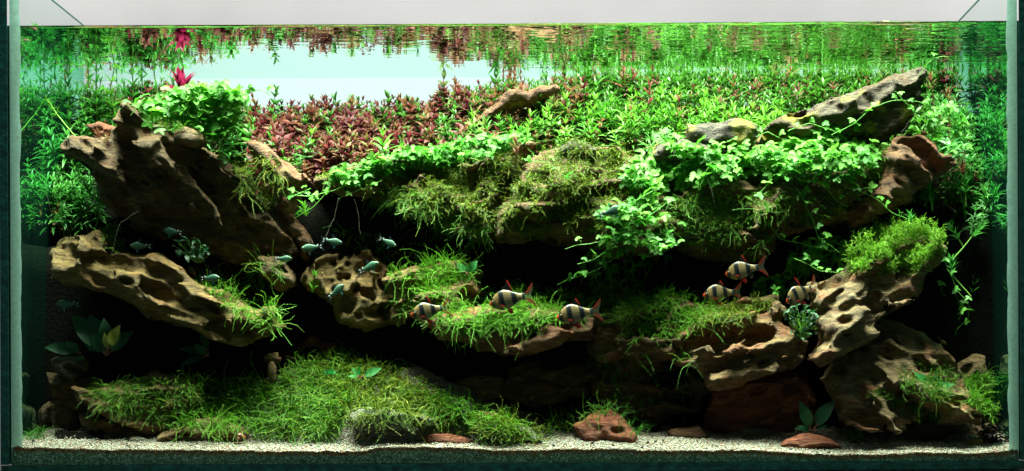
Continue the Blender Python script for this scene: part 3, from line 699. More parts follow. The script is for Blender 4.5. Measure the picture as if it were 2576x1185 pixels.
def moss(label, poly, n, L=(.008, .022), mat=None, droop=.25, seed=0, r=.00042, up=.35, spread=.75, thick=.004, name='moss', minz=-.55, fwd=.35, front=None, clump=.55):
    R = np.random.default_rng(seed+100); bs = []; ns = []
    for x, y in sample(poly, n, R):
        if clump and vnoise(np.array([x/34.]), np.array([y/22.]), np.array([seed*1.7]))[0] < R.uniform(-1, .5)*clump-.12: continue
        p, nn = hit(x, y)
        if p is None or nn[2] < minz: continue
        if front and p[1] > front: continue
        bs.append(p); ns.append(nn)
    if not bs: print('no moss', label); return
    bs = np.array(bs); ns = np.array(ns); k = len(bs)
    lift = R.uniform(0, thick, (k, 1)); bs = bs+ns*lift-ns*.001
    d = unit_rows(ns*.55+np.array([0, -fwd, up])+R.normal(size=(k, 3))*spread)
    ln = R.uniform(L[0], L[1], k)*np.where(R.random(k) < .12, 1.5, 1)*(1+.45*vnoise(bs[:, 0]*70, bs[:, 1]*70, bs[:, 2]*70))
    v, f = strands(bs, d, ln, r, droop, R)
    base = bs.mean(0); base[2] = bs[:, 2].min()
    o = add(name, mesh_from(name, v-base, f, mat or M_MOSS), None, base)
    tag(o, label, 'moss', 'moss on the rocks', None); return o

moss('green moss draped down the right shoulder of the big leaning slab', [(585,430),(640,390),(690,410),(710,470),(690,530),(640,520),(600,470)], 1100, (.010,.026), M_MOSSY, .5, 1)
moss('bushy moss tuft on the peak of the big leaning slab', [(350,290),(400,268),(455,285),(462,330),(430,335),(385,310)], 520, (.005,.012), M_MOSS, .1, 2)
moss('wispy moss between the leaning slab and the rust brown stone', [(500,370),(560,355),(640,370),(640,400),(585,430),(540,400)], 300, (.008,.018), M_MOSSY, .3, 3)
moss('long moss fronds trailing over the lower end of the ochre pitted rock', [(480,690),(540,690),(620,740),(700,770),(705,830),(650,830),(580,790),(520,730)], 520, (.012,.032), M_MOSSB, .25, 4, .00045)
moss('thin dark moss fronds above the ochre pitted rock beside the slab foot', [(540,640),(700,660),(740,720),(690,750),(560,690)], 160, (.014,.034), M_MOSS, .15, 5, .0004)
moss('dark moss in the notch of the ochre pitted rock', [(240,590),(290,560),(320,600),(300,640),(260,630)], 240, (.006,.014), M_MOSS, .2, 6)
moss('olive moss carpet over the left mossy ledge', [(790,450),(900,430),(1050,400),(1200,390),(1320,390),(1290,480),(1240,560),(1150,560),(1020,500),(900,480)], 4300, (.005,.014), M_MOSSY, .35, 7, clump=.75)
moss('moss fringe under the lip of the left mossy ledge', [(960,500),(1100,560),(1230,605),(1240,560),(1130,520),(1000,470)], 800, (.010,.022), M_MOSS, .5, 8)
moss('olive moss over the thick ledge with the flat underside', [(1250,575),(1290,480),(1360,400),(1480,365),(1560,380),(1650,470),(1620,560),(1560,590),(1420,580),(1300,590)], 4300, (.005,.014), M_MOSSY, .3, 9, clump=.75)
moss('yellow green moss behind the thick ledge below the driftwood', [(1330,385),(1400,340),(1520,325),(1640,335),(1660,370),(1560,400),(1450,390)], 700, (.008,.020), M_MOSSY, .2, 10)
moss('moss mat on the long shaded ledge under the pennywort', [(1600,520),(1720,500),(1900,520),(1960,580),(1900,640),(1800,640),(1680,610)], 1500, (.008,.020), M_MOSS, .4, 11, clump=.7)
moss('bushy moss beside the rust coloured hollowed rock', [(2130,385),(2230,372),(2225,430),(2190,470),(2130,450)], 420, (.006,.014), M_MOSS, .2, 12)
moss('moss tuft on top of the ochre honeycombed rock', [(975,690),(1010,670),(1080,655),(1170,655),(1190,690),(1150,735),(1060,745),(990,730)], 700, (.012,.030), M_MOSSB, .15, 13)
moss('moss hanging over the shaded underside of the left mossy ledge', [(900,480),(1010,510),(1130,560),(1240,600),(1200,610),(1100,590),(980,540)], 500, (.008,.02), M_MOSS, .5, 32, minz=-.9)
moss('moss on the cave edge between honeycombed rock and striped fish', [(990,745),(1100,740),(1160,760),(1100,800),(1010,800)], 260, (.010,.024), M_MOSS, .3, 33)
moss('stringy moss bridging the gap beneath the trailing pennywort', [(1480,720),(1560,700),(1640,720),(1620,790),(1520,800)], 500, (.012,.03), M_MOSS, .2, 34)
moss('moss drips on the long shaded ledge below the pennywort sheet', [(1640,480),(1800,480),(2000,480),(2150,470),(2180,510),(2050,560),(1900,560),(1700,560)], 1100, (.006,.016), M_MOSS, .4, 35, minz=-.8)
moss('bright moss covering the red brown ledge of the striped fish', [(1070,800),(1180,740),(1320,720),(1480,750),(1490,800),(1380,815),(1300,830),(1200,840),(1120,830)], 1900, (.010,.026), M_MOSSB, .3, 14, clump=.5)
moss('moss over the ledge beside the pale hollowed rock', [(1540,800),(1600,750),(1720,740),(1800,760),(1810,810),(1720,850),(1600,860)], 1300, (.009,.024), M_MOSSB, .3, 15, clump=.5)
moss('yellow moss patch on top of the pale hollowed rock', [(1730,800),(1800,765),(1890,752),(1950,762),(1900,790),(1820,815),(1760,830)], 800, (.006,.016), M_MOSSY, .2, 16)
moss('loose hanging moss below the blocky brown stone', [(1490,890),(1620,880),(1740,900),(1760,1000),(1640,1020),(1520,1000)], 420, (.012,.034), M_MOSS, .5, 17, clump=.3)
moss('stringy moss at the foot of the wedge shaped red rock', [(1360,1050),(1440,1040),(1500,1030),(1560,1040),(1500,1060),(1460,1090),(1380,1100)], 190, (.016,.036), M_MOSS, .3, 18)
moss('moss over the beak-like stone near the left corner', [(215,990),(320,960),(480,955),(500,1010),(430,1080),(360,1060),(260,1035)], 900, (.010,.024), M_MOSS, .3, 19)
moss('long moss fronds over the low tan stone on the sand', [(440,1075),(500,1030),(620,1020),(660,1070),(620,1095),(520,1090)], 560, (.014,.034), M_MOSSB, .3, 20)
moss('thick moss blanket on the left flank of the mound', [(640,1090),(650,1010),(700,950),(780,915),(860,905),(900,960),(870,1040),(850,1105),(720,1108)], 2300, (.010,.034), M_MOSS, .35, 21, .00055, clump=1.1)
moss('bright moss blanket on the crest of the mound', [(780,930),(860,905),(960,930),(1060,975),(1140,1030),(1130,1060),(1040,1050),(930,1035),(860,1030)], 2300, (.008,.030), M_MOSSY, .35, 22, .00055, clump=1.0)
moss('moss skirt over the slate shelf of the mound', [(870,1030),(1000,1045),(1100,1050),(1180,1070),(1160,1098),(1060,1085),(940,1080),(880,1075)], 420, (.008,.018), M_MOSSY, .3, 23)
moss('pale stringy moss trailing over the flat olive slab', [(1190,1050),(1260,1050),(1340,1085),(1380,1110),(1280,1112),(1210,1090)], 420, (.014,.030), M_MOSSY, .3, 24)
moss('fern-like moss on the large pale rock below the broad leaves', [(2260,940),(2300,915),(2380,920),(2400,960),(2380,1010),(2330,1020),(2270,990)], 800, (.007,.016), M_MOSS, .25, 25, clump=.2)
moss('sparse moss streaks along the base of the large pale rock', [(2170,990),(2230,1010),(2290,1060),(2370,1070),(2380,1040),(2290,1020),(2220,980)], 260, (.005,.012), M_MOSS, .3, 26, clump=.8)
moss('dark moss tuft under the large pale rock on the sand', [(2120,1090),(2160,1085),(2170,1100),(2140,1112)], 140, (.006,.012), M_MOSS, .1, 27, clump=0)
moss('bushy green moss against the pointed olive stone by the right pane', [(2420,960),(2470,940),(2510,970),(2530,1010),(2500,1050),(2450,1030)], 700, (.009,.020), M_MOSSB, .1, 28, clump=0)
moss('thin moss fringe on the dark stone at the back of the cave', [(820,560),(1000,600),(1180,640),(1100,660),(900,640)], 120, (.01,.02), M_MOSS, .4, 29)
moss('dim moss fronds in the shade between the mound and the beak-like stone', [(470,960),(560,965),(660,960),(680,1000),(640,1040),(540,1040),(480,1010)], 700, (.012,.032), M_MOSS, .2, 30, .0005, clump=.7)
moss('bright mossy fringe where the mound runs down to the flat olive slab', [(1060,985),(1150,1010),(1250,1050),(1330,1090),(1300,1105),(1200,1080),(1100,1050)], 700, (.010,.026), M_MOSSB, .3, 31, .0005, clump=.9)
# the thick round cushion: branching sprigs filling a dome on the pale rock
R = np.random.default_rng(55); bs = []; ds = []
for x, y in sample([(2125,680),(2150,625),(2200,590),(2280,565),(2345,575),(2372,610),(2360,660),(2300,690),(2240,680),(2180,695)], 3400, R):
    p, n_ = hit(x, min(690, y+18))
    if p is None: continue
    h_ = R.uniform(.35, 1)*.020*(1+1.1*float(fbm(np.array([x/26.]), np.array([y/18.]), np.array([3.]), 2)[0]))
    if R.random() < .25: h_ *= R.random()
    bs.append(p+np.array([R.normal()*.002, -h_*.35, h_])); ds.append(unit(np.array([0, -.5, .7])+R.normal(size=3)*.8))
bs = np.array(bs); ds = np.array(ds)
v, f = strands(bs, ds, R.uniform(.004, .011, len(bs)), .00045, -.1, R, True, .5)
b0 = np.array([bs[:, 0].mean(), bs[:, 1].mean(), bs[:, 2].min()])
tag(add('moss_cushion', mesh_from('moss_cushion', v-b0, f, leaf_mat('moss_lime', (.09,.30,.010), (.24,.50,.03), .35, .5, True, (.32,.56,.06))), None, b0), 'thick bright green moss cushion on the pale streaked rock', 'moss', 'moss on the rocks')

# ------------------------------------------------------------------ pennywort: runners with three-lobed leaves
def pennywort(label, poly, n, size=(.013, .022), seed=0, lift=(.002, .016), toward=(.004, .02), runners=(), ymax=.16, tilt=.75):
    R = np.random.default_rng(seed+300); pts = []
    for x, y in sample(poly, n, R):
        p, nn = hit(x, y)
        if p is None or p[1] > ymax:
            q = P(x, y, ymax-R.uniform(0, .035)); p = q+np.array([R.normal()*.006, .004, -.018])
            pts.append((q, p, R.uniform(*size))); continue
        q = p+np.array([0, -R.uniform(*toward), R.uniform(*lift)]); q[1] = max(q[1], .012)
        pts.append((q, p, R.uniform(*size)))
    stems = []; longs = []
    for line, sp in runners:                       # long runners with leaves set along them
        ys = [hit(*q)[0] for q in line]; ys = [q[1] for q in ys if q is not None]
        y0 = max(.014, min(ys)-.012) if ys else .08
        w_ = np.array([P(a, b, y0) for a, b in line]); seg = [0]
        for a, b in zip(w_[:-1], w_[1:]): seg.append(seg[-1]+np.linalg.norm(b-a))
        tt = np.linspace(0, seg[-1], max(4, int(seg[-1]/.006)))
        path = np.stack([np.interp(tt, seg, w_[:, k]) for k in range(3)], 1)
        path += .0015*np.stack([fbm(tt*60+seed, tt*0+k*3.3, tt*0, 2) for k in range(3)], 1)
        longs.append(tube(path, .00055, 5, .7))
        for t in np.arange(sp*.6, seg[-1], sp):
            q = np.array([np.interp(t, tt, path[:, k]) for k in range(3)])
            q2 = q+np.array([R.normal()*.005, -R.uniform(0, .005), R.uniform(.001, .008)])
            pts.append((q2, q, R.uniform(*size)*.9))
    if not pts: print('no leaves', label); return
    allp = np.array([p[0] for p in pts]); base = np.array([allp[:, 0].mean(), allp[:, 1].mean(), allp[:, 2].min()])
    root = empty('pennywort', base); tag(root, label, 'pennywort', 'pennywort patches')
    pts.sort(key=lambda p: p[0][1]-p[2]*3)
    rest = []
    for i, (q, p, s_) in enumerate(pts):
        up = unit(np.array([0, -tilt*R.uniform(.3, 1.35), .75])+R.normal(size=3)*.34)
        az = R.uniform(0, 2*math.pi); xd = np.array([math.cos(az), -abs(math.sin(az))*.6, math.sin(az)*.4-.2])
        m = frame(q-base, xd, up, s_)
        if i < 290:
            o = bpy.data.objects.new('leaf', PENNY[R.integers(5)]); COL.objects.link(o); o.parent = root
            o.matrix_local = Matrix(m.tolist())
        else: rest.append(m)
        mid = (q+p)/2+R.normal(size=3)*.002
        stems.append(tube(np.array([p, mid, q]), .00032, 3))
    if rest:
        v, f = merge(*PENNY_T, rest); tag(add('small_leaves', mesh_from('small_leaves', v, f, M_PENNY), root), kind='stuff')
    v, f = cat_parts(stems); tag(add('leaf_stalks', mesh_from('leaf_stalks', v-base, f, M_PENNYS), root), kind='stuff')
    for v, f in longs: add('runner', mesh_from('runner', v-base, f, M_PENNYS), root)
    return root

pennywort('heap of bright pennywort crowning the big leaning slab', [(330,275),(400,240),(480,215),(560,205),(625,235),(610,280),(580,330),(540,360),(480,320),(400,290)], 382, (0.0139,0.0244), 1, (.003,.024), (.004,.02),
          [([(585,340),(590,370),(575,400),(550,425)], .016), ([(560,330),(600,370),(610,400)], .02), ([(390,300),(375,345),(400,330)], .02), ([(330,290),(360,250),(420,230)], .02), ([(300,275),(340,265),(400,250)], .02), ([(610,240),(655,225),(680,240)], .02)], ymax=.125)
pennywort('carpet of pale pennywort spreading along the left mossy ledge', [(800,470),(860,440),(960,410),(1050,375),(1180,345),(1300,335),(1330,360),(1240,400),(1120,430),(1000,450),(900,470)], 498, (0.0104,0.0186), 2, (.002,.014), (.003,.014),
          [([(780,475),(740,490),(725,505)], .012), ([(900,450),(840,480),(770,495),(722,485)], .016), ([(960,455),(900,480),(850,500)], .018), ([(1310,400),(1380,410),(1440,460)], .018), ([(830,470),(790,520),(740,550)], .018)])
pennywort('sheet of bright pennywort over the long ledge below the grey stones', [(1560,470),(1600,420),(1700,400),(1850,380),(2000,350),(2120,345),(2200,380),(2200,440),(2120,470),(2020,470),(1900,455),(1800,470),(1700,490),(1600,520)], 1044, (0.0116,0.0209), 3, (.002,.022), (.004,.022),
          [([(1780,420),(1760,470),(1740,530),(1720,580)], .05), ([(2000,470),(2030,520),(2060,600),(2110,635)], .016), ([(2120,470),(2190,490),(2250,540),(2290,555)], .018), ([(1690,500),(1600,570),(1540,600),(1420,625)], .02), ([(1640,480),(1560,530),(1500,545)], .02), ([(1940,450),(1900,500),(1915,540)], .018), ([(2060,460),(2100,500),(2130,520)], .02), ([(2200,470),(2150,480),(2100,455)], .02)])
pennywort('cascade of pennywort hanging in front of the dark hollow right of the thick ledge', [(1530,520),(1640,500),(1680,560),(1700,640),(1620,670),(1560,690),(1470,700),(1450,660),(1540,590),(1500,560)], 197, (0.0116,0.0174), 4, (.000,.006), (.006,.03),
          [([(1560,640),(1500,680),(1440,700),(1400,715)], .018), ([(1520,680),(1550,710),(1580,740)], .014), ([(1640,600),(1700,610),(1660,640),(1610,650)], .012), ([(1560,600),(1500,650),(1450,665)], .012)])
pennywort('loose sprigs of dark lit pennywort below the rust rock left of the moss cushion', [(1980,610),(2060,590),(2130,600),(2120,660),(2060,690),(1990,680)], 92, (0.0116,0.0174), 5, (.000,.006), (.004,.02),
          [([(1930,560),(1960,600),(2040,620),(2110,635)], .016), ([(2150,600),(2080,640),(2000,690),(1940,720)], .014), ([(2000,650),(2060,680),(2120,690)], .013), ([(2140,580),(2190,600),(2220,590)], .014), ([(1890,640),(1930,610),(1960,570)], .03)])
pennywort('single trailing pennywort runners crossing the long dark layered rock', [(2010,335),(2080,330),(2160,320),(2200,340),(2120,355)], 24, (0.0104,0.0162), 6, (.001,.008), (.003,.01),
          [([(2090,340),(2150,310),(2190,270),(2260,250),(2330,260),(2390,300)], .02), ([(2250,230),(2290,270),(2300,300)], .02), ([(1980,330),(2030,310),(2100,330)], .02), ([(2310,190),(2340,150),(2380,140),(2400,165)], .05), ([(1900,345),(1930,330),(1960,350)], .02)])
pennywort('pennywort scrambling among the stems behind the right end of the long dark rock', [(2320,290),(2380,250),(2430,300),(2440,420),(2400,400),(2350,350)], 81, (0.0116,0.0198), 7, (.002,.02), (.01,.04),
          [([(2330,290),(2390,310),(2440,370)], .02)], ymax=.19)
pennywort('few pennywort sprigs on the yellow moss by the low grey rock', [(1620,340),(1690,320),(1720,345),(1660,365)], 17, (0.0116,0.0162), 8, (.002,.01), (.003,.01))
pennywort('scattered dim pennywort leaves in the gap below the moss cushion', [(2350,690),(2440,760),(2430,830),(2380,760)], 8, (0.0104,0.0162), 9, (0, .004), (.02,.06), [([(2370,640),(2400,720),(2430,760)], .018)])
pennywort('small pennywort tuft at the notch above the striped fish on the right', [(1890,700),(1960,690),(2010,720),(1960,745),(1900,740)], 39, (0.0093,0.0139), 10, (.0, .01), (.003,.015))

# ------------------------------------------------------------------ stem plants
LV_N, LF_N = lance(.15, 5, .26, .12, .75); LV_B, LF_B = lance(.34, 5, .20, .16, .7); LV_W, LF_W = lance(.42, 6, .25, .12, .8)
LEAF = {}
def leafmesh(shape, mat):
    k = (shape, mat.name)
    if k not in LEAF:
        v, f = {'n': (LV_N, LF_N), 'b': (LV_B, LF_B), 'w': (LV_W, LF_W)}[shape]; LEAF[k] = mesh_from('leaf', v, f, mat)
    return LEAF[k]
def whorls(H, R, kind, n_top=3, n_low=3):
    """leaf matrices of one stem plant standing at the origin: (upper, lower)"""
    up = []; lo = []; nw = n_top+n_low
    for w_ in range(nw):
        z = H-.001-w_*R.uniform(.0075, .0105)
        if z < .004: break
        k = 5 if kind == 'n' else 4
        ln = (.012+.0055*min(w_, 2.0))*R.uniform(.8, 1.2)*(1.0 if kind == 'n' else .92)
        el = [62, 38, 18, 8, 0, -5][min(w_, 5)]
        a0 = R.uniform(0, 6.28)
        for j in range(k):
            az = a0+j*2*math.pi/k+R.normal()*.15; e = math.radians(el+R.normal()*9)
            d = np.array([math.cos(az)*math.cos(e), math.sin(az)*math.cos(e), math.sin(e)])
            m = frame((0, 0, z), d, (0, 0, 1) if el < 55 else (-math.cos(az), -math.sin(az), .6), ln*R.uniform(.85, 1.15))
            (up if w_ < n_top else lo).append(m)
    return up, lo
def make_proto(kind, lm, smat, seed, split, H=.055, lowmat=None):
    R = np.random.default_rng(seed); up, lo = whorls(H, R, kind)
    root = bpy.data.objects.new('stem_plant', None); root.empty_display_size = .01
    path = np.array([(0, 0, 0), (R.normal()*.003, R.normal()*.003, H*.5), (0, 0, H)])
    ch = [bpy.data.objects.new('stem', mesh_from('stem', *tube(path, .0008, 5, .6), smat))]
    T = {'n': (LV_N, LF_N), 'b': (LV_B, LF_B)}[kind]
    if split:
        for m in up:
            o = bpy.data.objects.new('leaf', leafmesh(kind, lm)); o.matrix_local = Matrix(m.tolist()); ch.append(o)
        if lo: ch.append(bpy.data.objects.new('lower_leaves', mesh_from('lower_leaves', *merge(*T, lo), lm)))
    else:
        ch.append(bpy.data.objects.new('foliage', mesh_from('foliage', *merge(*T, up+lo), lm)))
    return root, ch
def place_proto(proto, loc, direction, s, label, cat='water plant', group=None, name=None):
    root, ch = proto
    r = root.copy(); COL.objects.link(r)
    if name: r.name = name
    z = unit(direction); x = unit(np.cross(z, [.2, -.9, .1])); y = np.cross(z, x)
    a = random.uniform(0, 6.28); x, y = x*math.cos(a)+y*math.sin(a), -x*math.sin(a)+y*math.cos(a)
    m = np.eye(4); m[:3, 0] = x*s; m[:3, 1] = y*s; m[:3, 2] = z*s; m[:3, 3] = loc
    r.matrix_world = Matrix(m.tolist())
    tag(r, label, cat, group)
    for c in ch:
        k = c.copy(); COL.objects.link(k); k.parent = r
    return r
def protos(kind, lm, smat, seed):
    return ([make_proto(kind, lm, smat, seed+i, True) for i in range(3)], [make_proto(kind, lm, smat, seed+9+i, False) for i in range(4)])
KIN = {'green': ('n', M_GREEN, M_STALK, 'bright green narrow-leaved stem plant', 'green stem plants in the back right bed', 'green_stem_plant'),
       'left': ('n', M_LEFT, M_STALK, 'deep green needle-leaved stem plant', 'green stem plants by the left pane', 'dark_green_stem_plant'),
       'right': ('n', M_LEFT, M_STALK, 'deep green needle-leaved stem plant', 'green stem plants by the right pane', 'dark_green_stem_plant'),
       'red': ('b', M_RED, M_STALKR, 'dark red broad-leaved stem plant', 'red stem plants in the middle bed', 'red_stem_plant'),
       'bronze': ('b', M_BRONZE, M_STALKR, 'bronze short-leaved stem plant', 'bronze stem plants around the driftwood', 'bronze_stem_plant'),
       'rednar': ('n', M_BRONZE, M_STALKR, 'reddish narrow-leaved stem plant', 'reddish stems among the green bed', 'reddish_stem_plant'),
       'mixgreen': ('b', M_MIX, M_STALK, 'light green short-leaved stem plant', 'green stems in the red bed', 'short_leaved_stem_plant')}
PRO = {k: protos(v[0], v[1], v[2], 40+i*20) for i, (k, v) in enumerate(KIN.items())}
def where(k, vx, vy, Y):
    front = Y < .25
    spots = [(120, 'tight in the corner by the left pane'), (240, 'behind the left end of the leaning slab'), (330, 'beside the tall light green stem'), (470, 'behind the peak of the leaning slab'), (640, 'behind the pennywort heap'), (760, 'just right of the pennywort heap'), (900, 'above the narrow rust brown stone'), (1030, 'under the widest pale gap of backdrop'), (1150, 'left of the low end of the driftwood'), (1280, 'along the driftwood'), (1420, 'at the thick end of the driftwood'), (1560, 'right of the driftwood'), (1720, 'behind the low grey layered rock'), (1900, 'behind the rounded grey rock'), (2060, 'behind the low end of the long dark rock'), (2200, 'behind the middle of the long dark rock'), (2330, 'behind the long dark rock\'s raised tip'), (2450, 'between long dark rock and right pane'), (9999, 'tight in the corner by the right pane')]
    w_ = next(t_ for a, t_ in spots if vx < a)
    return w_+(', bed front' if front else ', rearmost' if Y > .32 else ', midway')
R = np.random.default_rng(91); cnt = {k: 0 for k in KIN}; under = {'g': [], 'r': [], 'l': []}; cands = []
for i in range(3700):
    X = R.uniform(XL+.012, XR-.012); Y = R.uniform(.19, DEP-.012) if i < 2500 else R.uniform(.30, DEP-.01)
    cz = float(canopy_z(np.array([X]), np.array([Y]))[0]); vx, vy = V((X, Y, cz))
    if 170 < vx < 640 and vy > 330: continue
    if i >= 2500 and vx > 1300: k = 'green' if vx < 2330 else 'right'
    elif vx < 330: k = 'left' if R.random() < .93 else 'rednar'
    elif vx < 620: k = R.choice(['left', 'red', 'rednar', 'mixgreen'], p=[.4, .25, .15, .2])
    elif vx < 1010: k = R.choice(['red', 'bronze', 'mixgreen', 'green'], p=[.64, .18, .10, .08])
    elif vx < 1180: k = R.choice(['red', 'bronze', 'mixgreen', 'green'], p=[.30, .35, .2, .15])
    elif vx < 1480: k = R.choice(['bronze', 'green', 'mixgreen', 'rednar'], p=[.26, .40, .18, .16])
    elif vx < 2330: k = R.choice(['green', 'rednar'], p=[.90, .10])
    else: k = R.choice(['right', 'rednar'], p=[.88, .12])
    cands.append((Y, X, cz, vx, vy, k))
for poly, k, n_ in (([(30,330),(190,400),(240,480),(265,560),(200,585),(40,590)], 'left', 130), ([(2390,330),(2550,330),(2550,560),(2440,580),(2400,470)], 'right', 90)):
    for x, y in sample(poly, n_, R):
        p, nn = hit(x, y)
        if p is None or p[1] < .13: continue
        cands.append((p[1]-.012, p[0], p[2]+.03, x, y, k))
cands.sort()
for Y, X, cz, vx, vy, k in cands:
    top = min(cz+R.normal()*.009-.001, WZ-.003)
    if Y > .315 and 1450 < vx < 2480: top = WZ-R.uniform(.000, .009)
    base = np.array([X, Y, max(top-.075, float(soil_z(np.array([X]), np.array([Y]))[0])-.004)])
    lean_ = np.array([R.normal()*.16, -.22+R.normal()*.16, 1])
    if Y < .19: base = np.array([X, Y+.01, cz-.045]); lean_ = np.array([R.normal()*.3, -.7, 1])
    s = max(.6, (top-base[2])/.055)
    s = min(s, 1.25)*R.uniform(.7, 1.08)*(.86 if KIN[k][0] == 'b' else 1)
    if R.random() < (.22 if cnt[k] < 285 else 1):
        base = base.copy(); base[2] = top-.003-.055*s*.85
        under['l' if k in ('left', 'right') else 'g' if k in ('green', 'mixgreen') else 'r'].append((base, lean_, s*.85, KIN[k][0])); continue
    sp = cnt[k] < 45 and R.random() < .7 or R.random() < .08
    base = base.copy(); base[2] = top-.055*s*.95
    place_proto(PRO[k][0 if sp else 1][R.integers(3 if sp else 4)], base, lean_, s, KIN[k][3]+' '+where(k, vx, vy, Y), 'water plant', KIN[k][4], KIN[k][5])
    cnt[k] += 1
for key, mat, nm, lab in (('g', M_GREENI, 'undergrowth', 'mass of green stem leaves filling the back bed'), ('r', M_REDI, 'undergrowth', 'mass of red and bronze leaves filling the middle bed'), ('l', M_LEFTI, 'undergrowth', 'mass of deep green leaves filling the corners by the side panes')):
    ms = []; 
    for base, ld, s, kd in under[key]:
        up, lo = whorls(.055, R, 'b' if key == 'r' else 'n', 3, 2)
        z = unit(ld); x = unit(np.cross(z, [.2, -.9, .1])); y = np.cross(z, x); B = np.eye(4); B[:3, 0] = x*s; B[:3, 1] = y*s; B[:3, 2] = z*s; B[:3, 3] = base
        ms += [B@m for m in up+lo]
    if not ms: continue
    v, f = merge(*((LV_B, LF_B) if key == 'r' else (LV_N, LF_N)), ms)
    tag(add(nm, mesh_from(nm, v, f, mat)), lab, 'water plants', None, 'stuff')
print('stems', cnt, {k: len(v) for k, v in under.items()})

# tall stems that reach for the surface behind the leaning slab, and loose stems in the gaps
def tall_stem(label, line, Y, ll, lm, smat, seed, gap=.011, k=5, shape='n', group='tall stems', bare=0, r=.0011):
    R = np.random.default_rng(seed+700); w_ = np.array([P(a, b, Y) for a, b in line]); seg = [0]
    for a, b in zip(w_[:-1], w_[1:]): seg.append(seg[-1]+np.linalg.norm(b-a))
    tt = np.linspace(0, seg[-1], max(5, int(seg[-1]/.007))); path = np.stack([np.interp(tt, seg, w_[:, j]) for j in range(3)], 1)
    path += .0012*np.stack([fbm(tt*35+seed, tt*0+j*3.3, tt*0, 2) for j in range(3)], 1)
    root = empty('tall_stem_plant', path[0]); tag(root, label, 'water plant', group)
    v, f = tube(path-path[0], r, 6, .6); add('stem', mesh_from('stem', v, f, smat), root)
    Lt = seg[-1]; t = bare if bare >= 0 else max(0, Lt+bare)
    while t < Lt+.001:
        q = np.array([np.interp(t, tt, path[:, j]) for j in range(3)]); q2 = np.array([np.interp(min(t+.004, Lt), tt, path[:, j]) for j in range(3)]); q1 = np.array([np.interp(t-.004, tt, path[:, j]) for j in range(3)])
        ax = unit(q2-q1); fr = min(1, (Lt-t)/.03); a0 = R.uniform(0, 6.28)
        e1 = unit(np.cross(ax, [.3, .9, .2])); e2 = np.cross(ax, e1)
        for j in range(k):
            az = a0+j*2*math.pi/k+R.normal()*.12; e = math.radians(68*(1-fr)+22*fr+R.normal()*8)
            d = (e1*math.cos(az)+e2*math.sin(az))*math.cos(e)+ax*math.sin(e)
            o = bpy.data.objects.new('leaf', leafmesh(shape, lm)); COL.objects.link(o); o.parent = root
            o.matrix_local = Matrix(frame(q-path[0], d, ax, ll*R.uniform(.8, 1.15)*(.7+.3*fr)).tolist())
        t += gap*(.55+.45*fr)
    return root
tall_stem('tall light green stem reaching the water surface beside the left pane', [(300,330),(275,230),(290,150),(300,74)], .27, .023, M_GREEN, M_STALK, 1, .017)
tall_stem('tall thin stem with sparse fronds left of the magenta plant', [(400,260),(386,180),(384,100),(400,74)], .30, .024, M_LEFT, M_STALK, 2, .022, 4)
tall_stem('tall deep green stem bending near the left waterline', [(140,330),(150,230),(130,150),(120,100)], .30, .024, M_LEFT, M_STALK, 3, .016)
tall_stem('tall deep green stem leaning along the left pane', [(75,400),(90,280),(80,200)], .26, .024, M_LEFT, M_STALK, 4, .014)
tall_stem('tall deep green stem between the left pane and the light green stem', [(215,360),(200,260),(225,190)], .31, .022, M_LEFT, M_STALK, 5, .015)
for i, (line, Y, ll, lb) in enumerate([
    ([(60,330),(70,200),(62,120)], .24, .028, 'long-leaved stem pressed against the left pane'), ([(105,300),(112,180),(95,90)], .27, .030, 'long-leaved stem arching to the surface by the left pane'),
    ([(175,330),(170,200),(185,110)], .29, .028, 'long-leaved stem midway between the left pane and the tall light green stem'), ([(245,320),(240,200),(255,95)], .30, .027, 'long-leaved stem just left of the tall light green stem'),
    ([(330,300),(335,200),(322,110)], .31, .026, 'long-leaved stem just right of the tall light green stem'), ([(430,260),(440,190),(420,110)], .33, .024, 'long-leaved stem behind the magenta plant'), ([(360,280),(355,180),(362,90)], .33, .024, 'slim long-leaved stem near the backdrop left of the thin stem')]):
    tall_stem(lb, line, Y, ll, M_LEFT, M_STALK, 80+i, .015, 5, 'n')
tall_stem('magenta broad-leaved plant almost touching its reflection', [(462,250),(458,212)], .22, .036, M_PINK, M_STALKR, 6, .008, 6, 'b')
tall_stem('dark red broad-leaved stem right of the magenta plant', [(500,255),(505,225)], .29, .020, M_RED, M_STALKR, 7, .010, 5, 'b')
tall_stem('dull red stem with broad leaves standing left of the pennywort heap', [(365,270),(372,225)], .28, .020, M_RED, M_STALKR, 8, .011, 4, 'b')
tall_stem('rusty red stem with broad leaves below the tall thin stem', [(408,270),(412,240)], .26, .017, M_BRONZE, M_STALKR, 9, .010, 4, 'b')
tall_stem('pale leaning stem with a bare stalk growing out over the leaning slab', [(205,362),(165,320),(140,285),(118,250)], .17, .013, M_GREEN, M_STALK, 10, .008, 4, 'n', 'tall stems', .05, .0014)
tall_stem('brownish stem tuft on the shelf of the leaning slab', [(275,372),(268,345)], .10, .016, M_BRONZE, M_STALKR, 11, .006, 5)
tall_stem('greenish bronze stem tuft on the shelf of the leaning slab', [(255,360),(245,335)], .11, .015, M_BRONZE, M_STALKR, 12, .006, 5)
tall_stem('bright star-shaped stem tip hanging in the dark beside the left pane', [(120,565),(150,545),(152,535)], .10, .022, M_LEFT, M_STALK, 13, .006, 6, bare=.006)
tall_stem('bright stem tip half cut off by the left silicone seam', [(58,580),(66,560)], .10, .022, M_LEFT, M_STALK, 14, .006, 6)
tall_stem('pale green stem tip under the left end of the leaning slab', [(226,490),(214,468)], .12, .016, M_GREEN, M_STALK, 15, .006, 6)
tall_stem('small dim stem tip below the pale green tip beside the slab', [(262,520),(240,498)], .14, .014, M_LEFT, M_STALK, 16, .007, 5)
